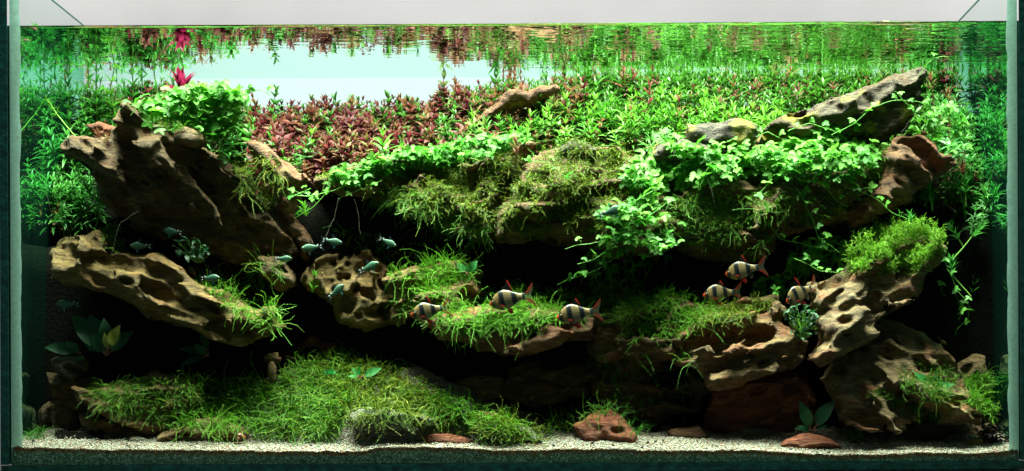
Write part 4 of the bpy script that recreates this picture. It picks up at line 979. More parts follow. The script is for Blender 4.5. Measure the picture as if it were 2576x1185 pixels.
tall_stem('green stem tip with spread leaves standing on the moss cushion', [(2295,575),(2290,548)], .10, .019, M_LEFT, M_STALK, 17, .006, 6)
for i, (line, Y, lb, m_) in enumerate([
    ([(2345,530),(2340,480)], .14, 'green stem tip just right of the rust coloured rock', M_LEFT),
    ([(2430,520),(2425,455)], .15, 'green stem with upright leaves between the rust rock and the right pane', M_LEFT),
    ([(2420,620),(2395,575)], .13, 'dim green stem tip above the tip of the pale streaked rock', M_LEFT),
    ([(2390,660),(2440,600),(2465,572)], .10, 'slanting green stem reaching toward the right pane', M_LEFT),
    ([(2440,745),(2395,690),(2392,660)], .09, 'bright fan of leaves beside the tip of the pale streaked rock', M_LEFT),
    ([(2425,470),(2418,410)], .15, 'rosy narrow-leaved stem beside the rust coloured rock', M_BRONZE),
    ([(2470,560),(2480,480)], .17, 'dim green stem close to the right seam', M_LEFT),
    ([(2440,780),(2450,710)], .17, 'shadowy stem low in the dark beside the right pane', M_LEFT),
    ([(2510,790),(2505,705)], .18, 'shadowy stem against the right seam above the pointed stone', M_LEFT),
    ([(2380,880),(2390,800)], .17, 'shadowy stem in the dark behind the large pale rock', M_LEFT),
    ([(2355,330),(2340,200)], .19, 'rosy stem behind the tip of the long dark rock', M_BRONZE),
    ([(2390,340),(2385,240)], .20, 'rosy brown stem right of the tip of the long dark rock', M_BRONZE),
    ([(785,735),(790,700)], .12, 'small green rosette growing beside the honeycombed rock', M_GREEN),
    ([(770,545),(762,520)], .11, 'small green stem hanging off the rust brown stone', M_GREEN),
    ([(1300,410),(1295,360)], .12, 'bronze stem poking through the pale pennywort carpet', M_BRONZE)]):
    tall_stem(lb, line, Y, .020, m_, M_STALKR if m_ is M_BRONZE else M_STALK, 30+i, .0075, 6, 'n', 'loose stems in the gaps', -.016)

# ------------------------------------------------------------------ broad-leaved rosettes
def rosette(label, leaves, Y, mat, seed, base=None):
    """leaves: (picture base, picture tip, width ratio)"""
    R = np.random.default_rng(seed+900); b0 = P(*leaves[0][0], Y); root = empty('broad_leaved_plant', b0); tag(root, label, 'water plant', 'broad-leaved plants on the rocks')
    st = []
    for i, (a, b, wd) in enumerate(leaves):
        dy = R.uniform(-.014, .006); p = P(*a, Y); q = P(*b, Y+dy); d = q-p; L = np.linalg.norm(d)
        v, f = lance(wd, 7, R.uniform(.05, .25), .22, .85)
        v = v.copy(); v[:, 0] = v[:, 0]*.8+.2
        me = mesh_from('leaf', v, f, mat)
        o = add('leaf', me, root); o.matrix_local = Matrix(frame(p-b0, d, (R.normal()*.3, -.8, .45), L).tolist())
        st.append(tube(np.array([p-b0, p-b0+d*.12, p-b0+d*.26]), .0007, 4))
    v, f = cat_parts(st); add('stalk', mesh_from('stalk', v, f, M_STALKR), root); return root
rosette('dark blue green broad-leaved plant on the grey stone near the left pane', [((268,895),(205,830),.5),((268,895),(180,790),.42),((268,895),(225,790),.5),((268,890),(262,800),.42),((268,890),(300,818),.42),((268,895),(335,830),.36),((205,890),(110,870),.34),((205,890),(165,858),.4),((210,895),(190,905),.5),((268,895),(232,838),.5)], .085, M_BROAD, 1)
rosette('yellowing broad leaf standing among the dark leaves', [((272,880),(300,818),.40),((272,885),(262,835),.3)], .075, leaf_mat('yellow_leaf', (.20,.22,.03), (.24,.26,.05), .3, .35), 2)
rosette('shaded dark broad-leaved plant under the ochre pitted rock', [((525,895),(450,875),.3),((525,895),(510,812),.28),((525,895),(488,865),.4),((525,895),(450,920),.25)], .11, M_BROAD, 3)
rosette('dark broad-leaved plant above the flat red stone on the right', [((2043,1085),(2100,1004),.38),((2043,1085),(2005,1070),.25),((2043,1088),(1998,1076),.2),((2043,1085),(2012,1010),.36),((2046,1086),(2083,1068),.2),((2040,1080),(2016,1048),.3)], .05, M_BROAD, 4)
rosette('light green broad-leaved plant in moss on the large pale rock', [((2350,985),(2356,938),.5),((2350,985),(2398,965),.42),((2350,985),(2388,990),.4),((2350,985),(2318,950),.4),((2350,985),(2290,955),.3),((2350,985),(2300,935),.35),((2350,980),(2370,958),.35)], .055, M_BROADL, 5)
rosette('small rosette with pointed leaves on the crest of the mound', [((905,950),(960,925),.34),((905,950),(885,925),.4),((905,950),(905,918),.3),((905,950),(875,945),.3)], .09, M_BROADL, 6)
rosette('tiny green sprig left of the crest rosette on the mound', [((828,945),(815,930),.5),((828,945),(835,925),.5),((828,945),(845,935),.5)], .09, M_BROADL, 7)
rosette('pair of green leaves at the right end of the honeycomb moss tuft', [((1175,690),(1200,655),.5),((1175,690),(1150,660),.45),((1178,690),(1165,665),.4)], .09, M_BROADL, 8)
def leafy_tuft(label, poly, n, Y, mat, seed, ln=(.010, .016)):
    R = np.random.default_rng(seed+950); pts = sample(poly, n, R); b0 = P(sum(p[0] for p in poly)/len(poly), max(p[1] for p in poly), Y)
    root = empty('leafy_tuft', b0); tag(root, label, 'water plant', 'leafy tufts on the rocks'); st = []
    for x, y in pts:
        q = P(x, y, Y-R.uniform(0, .012)); d = unit(np.array([R.normal()*.8, -.3-.5*R.random(), R.normal()*.5]))
        o = add('leaf', leafmesh('w', mat), root); o.matrix_local = Matrix(frame(q-b0, d, (0, -.6, .8), R.uniform(*ln)).tolist())
        st.append(tube(np.array([(0, 0.01, 0), (q-b0)*.6+[0, .01, 0], q-b0]), .0005, 3))
    v, f = cat_parts(st); add('stalks', mesh_from('stalks', v, f, M_STALK), root)
leafy_tuft('dark green leafy tuft in the cleft between the two pale rocks', [(1978,772),(2010,765),(2060,790),(2070,815),(2050,840),(2010,855),(1985,830)], 80, .055, M_TUFT, 1, (.008,.013))
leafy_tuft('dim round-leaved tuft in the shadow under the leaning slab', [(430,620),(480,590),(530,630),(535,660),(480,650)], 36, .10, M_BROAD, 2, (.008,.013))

# ------------------------------------------------------------------ hair grass
def grass(label, spots, n, L, seed, Yo=None):
    R = np.random.default_rng(seed+1200); bs = []; ds = []
    for i in range(n):
        x, y, sx = spots[R.integers(len(spots))]; x += R.normal()*sx
        p, _ = hit(x, y)
        if p is None: continue
        bs.append(p-[0, 0, .002]); ds.append(unit(np.array([R.normal()*.5, R.normal()*.4-.1, 1])))
    bs = np.array(bs); ds = np.array(ds); v, f = strands(bs, ds, R.uniform(*L, len(bs)), .00042, .45, R, False, .35, 8)
    b0 = np.array([bs[:, 0].mean(), bs[:, 1].mean(), bs[:, 2].min()])
    tag(add('grass_tuft', mesh_from('grass_tuft', v-b0, f, M_GRASS), None, b0), label, 'grass', 'hair grass tufts')
grass('hair grass tuft on the sand in the left corner', [(95,1104,14),(75,1106,10)], 46, (.018,.042), 1)
grass('hair grass along the gravel crest of the mound', [(800,915,40),(880,905,40),(980,930,40)], 70, (.02,.045), 2)
grass('hair grass on the right slope of the mound', [(1080,1000,40),(1150,1050,25),(1100,1060,25)], 110, (.018,.042), 3)
grass('hair grass around the wedge shaped red rock', [(1540,1045,16),(1600,1095,14),(1580,1070,12)], 60, (.02,.044), 4)
grass('few hair grass blades in front of the flat olive slab', [(1180,1085,10),(1330,1100,10)], 26, (.012,.028), 5)
# pale roots hanging in open water
R = np.random.default_rng(5)
for i, (line, Y, lb) in enumerate([([(113,468),(120,500),(128,540),(132,565)], .11, 'pale root hanging among the leaves by the left pane'), ([(265,470),(235,500),(205,530),(185,565)], .12, 'slanting pale root left of the leaning slab'), ([(350,530),(300,560),(280,640)], .06, 'pale root hanging under the leaning slab'), ([(135,660),(132,680),(128,702)], .05, 'short white root at the left tip of the ochre pitted rock'),
        ([(890,500),(900,540),(905,590)], .09, 'thin root dangling from the left mossy ledge'), ([(850,500),(840,550),(815,600)], .09, 'thin slanted root dangling left under the mossy ledge'), ([(560,350),(540,370),(525,400)], .08, 'white root curling beside the small rounded stone'), ([(2290,300),(2270,330),(2250,350)], .09, 'white root on the face of the long dark rock'), ([(1770,430),(1790,480),(1800,520)], .07, 'white root below the pennywort sheet')]):
    w_ = np.array([P(a, b, Y) for a, b in line]); tt = np.linspace(0, 1, 16); s_ = np.linspace(0, 1, len(line))
    path = np.stack([np.interp(tt, s_, w_[:, k]) for k in range(3)], 1)+.0012*np.stack([fbm(tt*6+i*3, tt*0+k*2.2, tt*0, 2) for k in range(3)], 1)
    v, f = tube(path-path[-1], .00013, 4); tag(add('root', mesh_from('root', v, f, M_ROOT), None, path[-1]), lb, 'root', 'hanging roots')

# ------------------------------------------------------------------ gravel and pebbles
def stone_mesh(seed, flat=.7):
    R = np.random.default_rng(seed); ph = (1+5**.5)/2
    v = np.array([(-1,ph,0),(1,ph,0),(-1,-ph,0),(1,-ph,0),(0,-1,ph),(0,1,ph),(0,-1,-ph),(0,1,-ph),(ph,0,-1),(ph,0,1),(-ph,0,-1),(-ph,0,1)], float)/1.9
    v *= R.uniform(.75, 1.2, (12, 1)); v[:, 2] *= flat
    f = np.array([(0,11,5),(0,5,1),(0,1,7),(0,7,10),(0,10,11),(1,5,9),(5,11,4),(11,10,2),(10,7,6),(7,1,8),(3,9,4),(3,4,2),(3,2,6),(3,6,8),(3,8,9),(4,9,5),(2,4,11),(6,2,10),(8,6,7),(9,8,1)])
    return v*.5, f
def grain_mat():
    m, n, l = new_mat('sand_grain'); g = N(n, 'ShaderNodeNewGeometry')
    r = ramp(n, [(0, (.02,.018,.015)), (.05, (.24,.08,.03)), (.18, (.20,.13,.07)), (.4, (.23,.22,.165)), (.75, (.29,.30,.25)), (1, (.44,.45,.40))]); l.new(g.outputs['Random Per Island'], r.inputs[0])
    b = N(n, 'ShaderNodeBsdfPrincipled'); b.inputs['Roughness'].default_value = .45; l.new(r.outputs[0], b.inputs['Base Color'])
    out(n, l, b.outputs[0]); return m
R = np.random.default_rng(17); ms = []
for i in range(9000):
    X = R.uniform(XL+.002, XR-.002); Y = .0012+.055*R.random()**1.6; z = float(ground_z(np.array([X]), np.array([Y]))[0])
    s_ = R.uniform(.0014, .0030); m = np.eye(4); q = Quaternion(R.normal(size=4)).normalized().to_matrix()
    m[:3, :3] = np.array(q)*s_; m[:3, 3] = (X, Y, z+s_*.15); ms.append(m)
v, f = merge(*stone_mesh(1, .85), ms)
tag(add('gravel', mesh_from('gravel', v, f, grain_mat(), False)), 'white and tan sand grains along the front glass', 'gravel', None, 'stuff')
ms = []
for i in range(2600):
    X = R.uniform(XL+.002, XR-.002); Y = R.uniform(.0006, .0026); z = float(ground_z(np.array([X]), np.array([Y]))[0])-.0042*R.random()**1.3
    s_ = R.uniform(.0009, .0021); m = np.eye(4); m[:3, :3] = np.array(Quaternion(R.normal(size=4)).normalized().to_matrix())*s_; m[:3, 3] = (X, Y, z+.0006); ms.append(m)
v, f = merge(*stone_mesh(3, .85), ms)
tag(add('rusty_grains', mesh_from('rusty_grains', v, f, leaf_mat('rusty_grain', (.12,.03,.008), (.34,.13,.04), .15, .6, True), False)), 'line of rust-stained sand grains against the front glass', 'gravel', None, 'stuff')
PEB = [mesh_from('pebble', *stone_mesh(10+i), plain_mat('black_pebble', (.012, .012, .013), .4) if i == 0 else bpy.data.materials['black_pebble'], True) for i in range(3)]
for i in range(46):
    vx = R.uniform(70, 2500); Y = R.uniform(.003, .035); X = P(vx, 1120, Y)[0]; z = float(ground_z(np.array([X]), np.array([Y]))[0])
    o = add('pebble', PEB[i % 3], None, (X, Y, z+.0012)); s_ = R.uniform(.0028, .0048); o.scale = (s_,)*3; o.rotation_euler = tuple(R.uniform(0, 6, 3))
    tag(o, 'small black pebble lying loose on the white front sand', 'pebble', 'black pebbles on the sand')
REDP = [mesh_from('red_stone', *stone_mesh(30+i, .6), bpy.data.materials['stone_red'], False) for i in range(4)]
for i, (x, y, s_) in enumerate([(700,908,.011),(722,904,.013),(735,906,.009),(752,900,.012),(758,880,.014),(775,870,.016),(790,865,.02),(812,875,.018),(822,890,.02),(835,880,.02),(828,902,.012),(905,908,.013),(925,915,.012),(945,920,.012),(865,915,.01),(1000,958,.012),(1060,985,.014),(1085,1000,.013),(1110,1012,.011),(855,900,.011),(1050,1000,.01),(980,945,.01)]):
    p, n_ = hit(x, y)
    if p is None: continue
    o = add('red_stone', REDP[i % 4], None, tuple(p+[0, 0, s_*.15])); o.scale = (s_,)*3; o.rotation_euler = (R.uniform(-.5, .5), R.uniform(-.5, .5), R.uniform(0, 6))
    tag(o, 'angular chip of red stone scattered on the gravel at the crest of the mound', 'stone', 'red stone chips on the mound')
# dark soil pellets spilling at both corners
ms = []
for i in range(700):
    x = R.choice([R.uniform(140, 260), R.uniform(2470, 2545)]); y = R.uniform(1082, 1104) if x < 500 else R.uniform(1020, 1115)
    p, n_ = hit(x, y)
    if p is None: continue
    s_ = R.uniform(.003, .0055); m = np.eye(4); m[:3, :3] = np.array(Quaternion(R.normal(size=4)).normalized().to_matrix())*s_; m[:3, 3] = p; ms.append(m)
v, f = merge(*stone_mesh(2, .9), ms)
tag(add('soil_pellets', mesh_from('soil_pellets', v, f, M_SOIL, True)), 'dark soil pellets spilling in the tank corners', 'soil', None, 'stuff')

# ------------------------------------------------------------------ snail
sv = []; n_, k_ = 60, 10
for i in range(n_):
    t = i/(n_-1)*2.6*2*math.pi; rr = .0078*math.exp(-.17*t); c = np.array([rr*.55*math.cos(t), -.0006*t*.6, rr*.55*math.sin(t)]); tr = rr*.50
    for j in range(k_):
        a = j*2*math.pi/k_; sv.append(c+tr*(math.cos(a)*np.array([math.cos(t), 0, math.sin(t)])+math.sin(a)*np.array([0, 1, 0])))
sf = [(i*k_+j, i*k_+(j+1) % k_, (i+1)*k_+(j+1) % k_, (i+1)*k_+j) for i in range(n_-1) for j in range(k_)]
p, _ = hit(606, 1108); p = P(606, 1103, .035) if p is None else p
root = empty('snail', (p[0], .035, float(ground_z(np.array([p[0]]), np.array([.035]))[0]))); tag(root, 'small reddish brown ramshorn snail on the sand below the mossy mound', 'snail')
o = add('shell', mesh_from('shell', np.array(sv), np.array(sf), plain_mat('snail_shell', (.16, .045, .02), .25, .6, (400, .5))), root); o.location = (0, 0, .0075)
fv, ff = tube(np.array([(-.006, -.003, .001), (-.002, -.004, .0016), (.003, -.004, .0016), (.007, -.003, .0008)]), .0016, 6, .5); add('foot', mesh_from('foot', fv, ff, plain_mat('snail_foot', (.14, .06, .03), .5)), root)

# ------------------------------------------------------------------ fish
def barb_mat():
    m, n, l = new_mat('barb_skin'); tc = N(n, 'ShaderNodeTexCoord'); sx = N(n, 'ShaderNodeSeparateXYZ'); l.new(tc.outputs['Object'], sx.inputs[0])
    wv = N(n, 'ShaderNodeTexNoise'); wv.inputs['Scale'].default_value = 9; l.new(tc.outputs['Object'], wv.inputs['Vector'])
    ma = N(n, 'ShaderNodeMath', operation='MULTIPLY_ADD'); l.new(wv.outputs[0], ma.inputs[0]); ma.inputs[1].default_value = .03; l.new(sx.outputs[0], ma.inputs[2])
    sk = N(n, 'ShaderNodeMath', operation='MULTIPLY_ADD'); l.new(sx.outputs[2], sk.inputs[0]); sk.inputs[1].default_value = .13; l.new(ma.outputs[0], sk.inputs[2])
    K = (.003, .007, .014); B = (.23, .165, .07); B2 = (.25, .19, .095)
    r = ramp(n, [(0, (.65,.05,.01)), (.075, (.60,.10,.02)), (.09, K), (.155, K), (.175, B), (.315, B), (.33, K), (.445, K), (.46, B2), (.655, B2), (.67, K), (.785, K), (.80, B), (.95, (.5,.36,.2)), (.965, (.02,.04,.06)), (1, (.02,.04,.06))])
    l.new(sk.outputs[0], r.inputs[0])
    sz = ramp(n, [(.0, (.80,.76,.66)), (.35, (1, 1, 1)), (.8, (.62,.58,.48)), (1, (.30,.28,.2))])
    mz = N(n, 'ShaderNodeMapRange'); mz.inputs[1].default_value = -.24; mz.inputs[2].default_value = .24; l.new(sx.outputs[2], mz.inputs[0]); l.new(mz.outputs[0], sz.inputs[0])
    mu = N(n, 'ShaderNodeMix', data_type='RGBA', blend_type='MULTIPLY'); mu.inputs[0].default_value = 1; l.new(r.outputs[0], mu.inputs[6]); l.new(sz.outputs[0], mu.inputs[7])
    vo = N(n, 'ShaderNodeTexVoronoi'); vo.inputs['Scale'].default_value = 34; l.new(tc.outputs['Object'], vo.inputs['Vector'])
    bp = N(n, 'ShaderNodeBump'); bp.inputs['Strength'].default_value = .25; bp.inputs['Distance'].default_value = .0006; l.new(vo.outputs['Distance'], bp.inputs['Height'])
    b = N(n, 'ShaderNodeBsdfPrincipled'); b.inputs['Roughness'].default_value = .32; b.inputs['Specular IOR Level'].default_value = .6
    l.new(mu.outputs[2], b.inputs['Base Color']); l.new(bp.outputs[0], b.inputs['Normal']); out(n, l, b.outputs[0]); return m
def fin_mat(name, c, alpha):
    m, n, l = new_mat(name); b = N(n, 'ShaderNodeBsdfPrincipled'); b.inputs['Base Color'].default_value = (*c, 1); b.inputs['Roughness'].default_value = .4
    t = N(n, 'ShaderNodeBsdfTranslucent'); t.inputs[0].default_value = (*c, 1); m1 = N(n, 'ShaderNodeMixShader'); m1.inputs[0].default_value = .4; l.new(b.outputs[0], m1.inputs[1]); l.new(t.outputs[0], m1.inputs[2])
    tr = N(n, 'ShaderNodeBsdfTransparent'); mx = N(n, 'ShaderNodeMixShader'); mx.inputs[0].default_value = alpha; l.new(tr.outputs[0], mx.inputs[1]); l.new(m1.outputs[0], mx.inputs[2]); out(n, l, mx.outputs[0]); return m
def tetra_mat():
    m, n, l = new_mat('tetra_skin'); tc = N(n, 'ShaderNodeTexCoord'); sx = N(n, 'ShaderNodeSeparateXYZ'); l.new(tc.outputs['Object'], sx.inputs[0])
    r = ramp(n, [(0, (.07,.10,.04)), (.25, (.05,.13,.085)), (.8, (.045,.125,.085)), (.90, (.05,.1,.06)), (.93, (.004,.005,.006)), (1, (.004,.005,.006))]); l.new(sx.outputs[0], r.inputs[0])
    b = N(n, 'ShaderNodeBsdfPrincipled'); b.inputs['Roughness'].default_value = .4; b.inputs['Metallic'].default_value = .0; b.inputs['Specular IOR Level'].default_value = .3; l.new(r.outputs[0], b.inputs['Base Color'])
    vo = N(n, 'ShaderNodeTexVoronoi'); vo.inputs['Scale'].default_value = 30; l.new(tc.outputs['Object'], vo.inputs['Vector'])
    bp = N(n, 'ShaderNodeBump'); bp.inputs['Strength'].default_value = .2; bp.inputs['Distance'].default_value = .0006; l.new(vo.outputs['Distance'], bp.inputs['Height']); l.new(bp.outputs[0], b.inputs['Normal'])
    out(n, l, b.outputs[0]); return m
def body_mesh(name, top, bot, wid, mat, ns=26, nr=16):
    s = np.linspace(0, 1, ns); s = .5-.5*np.cos(s*math.pi)*.9-.05*np.cos(s*math.pi)*2*.5
    s = (s-s.min())/(s.max()-s.min()); vs = []; fs = []
    for i, x in enumerate(s):
        t = np.interp(x, *zip(*top)); b_ = np.interp(x, *zip(*bot)); w_ = np.interp(x, *zip(*wid)); c = (t+b_)/2; h = (t-b_)/2
        for j in range(nr):
            a = j*2*math.pi/nr; vs.append((x, w_*math.cos(a), c+h*math.sin(a)))
    for i in range(ns-1):
        for j in range(nr):
            fs.append((i*nr+j, i*nr+(j+1) % nr, (i+1)*nr+(j+1) % nr, (i+1)*nr+j))
    vs = np.array(vs); me = mesh_from(name, vs, fs, mat)
    return me
def fin_mesh(name, pts, mat, y=0, yaw=0, th=.006):
    """thin solid fin: outline in x/z, tapering to an edge"""
    P_ = np.array(pts, float); n = len(P_); c = P_.mean(0); vs = []
    for p in P_: vs.append((p[0], y+yaw*(p[0]-P_[0][0]), p[1]))
    k = len(vs); vs.append((c[0], y+th+yaw*(c[0]-P_[0][0]), c[1])); vs.append((c[0], y-th+yaw*(c[0]-P_[0][0]), c[1]))
    fs = [(i, (i+1) % n, k) for i in range(n)]+[((i+1) % n, i, k+1) for i in range(n)]
    return mesh_from(name, vs, fs, mat, False)
def ball(name, r, mat, nu=10, nv=8):
    vs = [(0, 0, r)]; fs = []
    for i in range(1, nv):
        for j in range(nu):
            a = i*math.pi/nv; b = j*2*math.pi/nu; vs.append((r*math.sin(a)*math.cos(b), r*math.sin(a)*math.sin(b), r*math.cos(a)))
    vs.append((0, 0, -r)); e = len(vs)-1
    for j in range(nu): fs.append((0, 1+j, 1+(j+1) % nu)); fs.append((e, e-nu+(j+1) % nu, e-nu+j))
    for i in range(nv-2):
        for j in range(nu): a = 1+i*nu+j; b = 1+i*nu+(j+1) % nu; fs.append((a, a+nu, b+nu, b))
    return mesh_from(name, vs, fs, mat)
FR = fin_mat('fin_red', (.46,.022,.010), .85); FRT = fin_mat('fin_red_clear', (.42,.04,.018), .5); FK = fin_mat('fin_black', (.008,.008,.010), .97); FC = fin_mat('fin_clear', (.30,.32,.22), .18); FS = fin_mat('fin_smoke', (.03,.05,.06), .5); FW = fin_mat('fin_white', (.75,.82,.85), .95); FB = fin_mat('fin_blue', (.10,.42,.55), .8)
EYK = plain_mat('eye_black', (.004,.004,.005), .1, .8); EYR = plain_mat('eye_ring', (.36,.24,.10), .25, .6); EYB = plain_mat('eye_ring_silver', (.20,.36,.40), .25, .6)
GIL = plain_mat('gill_plate', (.44,.20,.09), .4)
def barb_parts():
    top = [(0,-.03),(.03,.012),(.10,.075),(.2,.145),(.32,.20),(.45,.215),(.6,.175),(.75,.115),(.88,.072),(1,.068)]
    bot = [(0,-.045),(.03,-.075),(.10,-.115),(.2,-.165),(.35,-.20),(.5,-.195),(.65,-.15),(.8,-.085),(.9,-.062),(1,-.062)]
    wid = [(0,.008),(.05,.04),(.15,.072),(.35,.088),(.6,.065),(.85,.03),(1,.014)]
    L = [('body', body_mesh('body', top, bot, wid, barb_mat()), None)]
    L += [('dorsal_fin', fin_mesh('dorsal_fin', [(.40,.205),(.50,.29),(.56,.37),(.585,.365),(.60,.30),(.645,.21),(.66,.15),(.55,.19)], FK), None)]
    L += [('fin_edge', fin_mesh('fin_edge', [(.555,.372),(.575,.395),(.605,.385),(.64,.30),(.675,.20),(.69,.148),(.663,.15),(.645,.215),(.602,.302),(.587,.365)], FR, 0, 0, .007), 1)]
    L += [('tail_fin', fin_mesh('tail_fin', [(.985,.06),(1.08,.10),(1.20,.20),(1.27,.25),(1.26,.15),(1.19,.03),(1.14,0),(1.19,-.04),(1.26,-.15),(1.27,-.24),(1.19,-.19),(1.08,-.10),(.985,-.055)], FC, 0, 0, .004), None)]
    L += [('tail_lobe', fin_mesh('tail_lobe', [(.99,.062),(1.08,.105),(1.20,.205),(1.285,.262),(1.25,.17),(1.18,.09),(1.08,.04)], FRT, 0, 0, .006), 3), ('tail_lobe', fin_mesh('tail_lobe', [(.99,-.057),(1.08,-.105),(1.20,-.198),(1.285,-.252),(1.25,-.16),(1.18,-.08),(1.08,-.035)], FRT, 0, 0, .006), 3)]
    L += [('pelvic_fin', fin_mesh('pelvic_fin', [(.44,-.19),(.53,-.19),(.60,-.20),(.62,-.29),(.54,-.305),(.48,-.25)], FR, -.02, -.12), None), ('pelvic_fin', fin_mesh('pelvic_fin', [(.44,-.19),(.53,-.19),(.60,-.20),(.62,-.28),(.54,-.295),(.48,-.25)], FR, .02, .12), None)]
    L += [('anal_fin', fin_mesh('anal_fin', [(.68,-.135),(.80,-.082),(.85,-.10),(.82,-.19),(.77,-.23),(.72,-.19)], FC), None)]
    L += [('pectoral_fin', fin_mesh('pectoral_fin', [(.27,-.10),(.36,-.09),(.43,-.115),(.44,-.14),(.34,-.14)], FRT, -.088, -.10), None), ('pectoral_fin', fin_mesh('pectoral_fin', [(.27,-.10),(.36,-.09),(.43,-.115),(.44,-.14),(.34,-.14)], FRT, .088, .10), None)]
    L += [('gill_cover', fin_mesh('gill_cover', [(.205,.0),(.235,.02),(.25,-.03),(.24,-.08),(.212,-.07)], GIL, -.081, 0, .003), None)]
    i0 = len(L)
    for s in (-1, 1): L += [('eye', ball('eye', .036, EYR), None, (.125, s*.052, -.005), (1, .5, 1)), ('pupil', ball('pupil', .024, EYK), len(L), (0, s*.021, 0), (1, .9, 1))]
    return L
def tetra_parts():
    top = [(0,.0),(.04,.035),(.12,.075),(.25,.125),(.38,.15),(.55,.12),(.75,.075),(.9,.045),(1,.042)]
    bot = [(0,-.02),(.04,-.05),(.12,-.085),(.25,-.135),(.4,-.165),(.55,-.14),(.75,-.075),(.9,-.045),(1,-.042)]
    wid = [(0,.012),(.06,.045),(.18,.066),(.4,.066),(.7,.036),(1,.012)]
    L = [('body', body_mesh('body', top, bot, wid, tetra_mat()), None)]
    L += [('dorsal_fin', fin_mesh('dorsal_fin', [(.42,.14),(.50,.25),(.60,.30),(.62,.22),(.58,.11)], FS), None)]
    L += [('tail_fin', fin_mesh('tail_fin', [(.98,.04),(1.08,.09),(1.22,.19),(1.25,.15),(1.14,0),(1.25,-.15),(1.22,-.20),(1.08,-.09),(.98,-.04)], FS, 0, 0, .004), None)]
    L += [('tail_spot', fin_mesh('tail_spot', [(1.0,.03),(1.04,.06),(1.09,.085),(1.10,.05),(1.05,.02)], FW, 0, 0, .012), 2), ('tail_spot', fin_mesh('tail_spot', [(1.0,-.03),(1.04,-.06),(1.09,-.085),(1.10,-.05),(1.05,-.02)], FW, 0, 0, .012), 2)]
    L += [('adipose_fin', fin_mesh('adipose_fin', [(.84,.05),(.88,.10),(.93,.105),(.91,.05)], FW, 0, 0, .012), None)]
    L += [('anal_fin', fin_mesh('anal_fin', [(.56,-.135),(.85,-.05),(.88,-.09),(.74,-.14),(.62,-.21)], FS), None)]
    for s in (-1, 1): L += [('pelvic_fin', fin_mesh('pelvic_fin', [(.38,-.155),(.43,-.155),(.46,-.24),(.44,-.29),(.40,-.23)], FB, s*.02, s*.15), None)]
    for s in (-1, 1): L += [('eye', ball('eye', .043, EYB), None, (.105, s*.046, .012), (1, .5, 1)), ('pupil', ball('pupil', .029, EYK), len(L), (0, s*.026, 0), (1, .9, 1))]
    return L
BARB, TETRA = barb_parts(), tetra_parts()
def fish(name, parts, nose, tail, label, group, yaw=0, clear=.012, total=1.27, Y=None, dors=1.0, deep=1.34):
    nx_, ny_ = nose; tx, ty = tail
    ys = []
    for q in np.linspace(0, 1, 5):
        for dy_ in (-14, 0, 14):
            p, _ = hit(nx_+(tx-nx_)*q, ny_+(ty-ny_)*q+dy_)
            if p is not None: ys.append(p[1])
    y0 = max(.011, min(min(ys) if ys else .1, .11)-clear) if Y is None else Y
    a = P(nx_, ny_, y0); b = P(tx, ty, y0); d = b-a; Ls = np.linalg.norm(d)/total/math.cos(yaw)
    root = empty(name, a); tag(root, label, 'fish', group)
    hor = 1 if d[0] > 0 else -1
    ang = math.atan2(d[2], abs(d[0]))
    x = np.array([hor*math.cos(ang)*math.cos(yaw), math.sin(yaw), math.sin(ang)*math.cos(yaw)]); m = frame(a, x, (0, 0, 1), (Ls, Ls, Ls*deep))
    root.matrix_world = Matrix(m.tolist()); obs = []
    for p in parts:
        o = bpy.data.objects.new(p[0], p[1]); COL.objects.link(o); o.parent = root if p[2] is None else obs[p[2]]
        if len(p) > 3: o.location = p[3]; o.scale = p[4]
        if p[0] == 'dorsal_fin' and dors != 1: o.scale = (1, 1, dors); o.location = (0, 0, .19*(1-dors))
        obs.append(o)
    return root
g = 'striped barbs'
fish('striped_barb', BARB, (1032,790), (1133,771), 'striped fish with red nose swimming lowest by the honeycombed rock', g, .12, .026, dors=.75)
fish('striped_barb', BARB, (1230,762), (1344,742), 'striped fish with its dorsal fin raised high over the mossy ledge', g, -.15, .026)
fish('striped_barb', BARB, (1399,796), (1514,780), 'striped fish in front of the bare red patch at the end of the mossy ledge', g, .08, .026, dors=.6)
fish('striped_barb', BARB, (1823,687), (1927,670), 'striped fish highest of all, below the shaded pennywort ledge', g, -.1, .026, dors=.75)
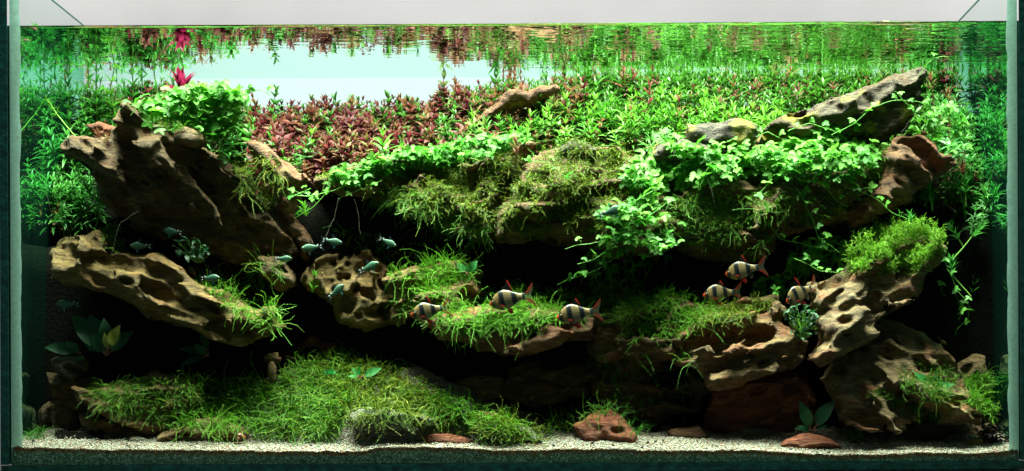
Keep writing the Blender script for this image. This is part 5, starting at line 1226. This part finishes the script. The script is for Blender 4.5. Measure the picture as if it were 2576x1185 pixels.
fish('striped_barb', BARB, (1767,740), (1868,733), 'striped fish with folded fins above the yellow moss patch', g, .2, .026, dors=.5)
fish('striped_barb', BARB, (1976,757), (2062,712), 'striped fish tilted nose down toward the dark leafy tuft', g, .45, .026)
g = 'small silvery tetras'
TL = [((410,578),(463,588),'small silvery fish uppermost under the leaning slab, facing the left pane'), ((326,617),(384,620),'small silvery fish in the dark just above the ochre pitted rock'), ((553,698),(499,700),'small silvery fish hovering over the long moss fronds'), ((735,650),(688,652),'small deep-bodied silvery fish at the foot of the leaning slab'), ((757,625),(814,619),'small olive fish crossing tails with another beside the slab foot'), ((861,611),(808,604),'small silvery fish facing the cave, tail touching the olive fish'), ((997,619),(950,598),'small olive fish nose down with blue belly fins in the cave'), ((953,660),(897,685),'slim blue green fish rising in front of the honeycombed rock'), ((865,715),(825,752),'slim dim fish steeply rising over the left side of the honeycombed rock'), ((141,763),(201,766),'small olive fish alone below the left tip of the ochre pitted rock'), ((1566,521),(1504,545),'dim blue fish in front of the bright trailing pennywort')]
for i, (a, b, lb) in enumerate(TL): fish('tetra', TETRA, a, b, lb, g, .12*((i*7) % 5-2), .018, 1.23, deep=1.38)

# bits of magenta leaf caught at the waterline
for i, (x, y, Y, L, lb) in enumerate([(78,70,.006,.016,'thin magenta leaf scrap floating at the left waterline'), (68,101,.02,.009,'small pink leaf scrap stuck just under the left waterline'), (2232,57,.008,.018,'pale yellow leaf scrap floating at the waterline above the long dark rock'), (2520,54,.006,.006,'tiny magenta scrap at the right corner of the waterline')]):
    p = P(x, y, Y); v, f = lance(.3, 6, .2, .2, .8); v = np.concatenate([v, v*[1, 1, 1]+[0, 0, -.03]]); n_ = len(v)//2; f = np.concatenate([f, f[:, ::-1]+n_])
    o = add('leaf_scrap', mesh_from('leaf_scrap', v, f, M_PINK if i != 2 else M_STALK)); o.matrix_world = Matrix(frame(p-[L/2, 0, 0], (1, .15, .05*(i-1)), (0, -.5, 1), L).tolist()); tag(o, lb, 'leaf', 'leaf scraps at the waterline')
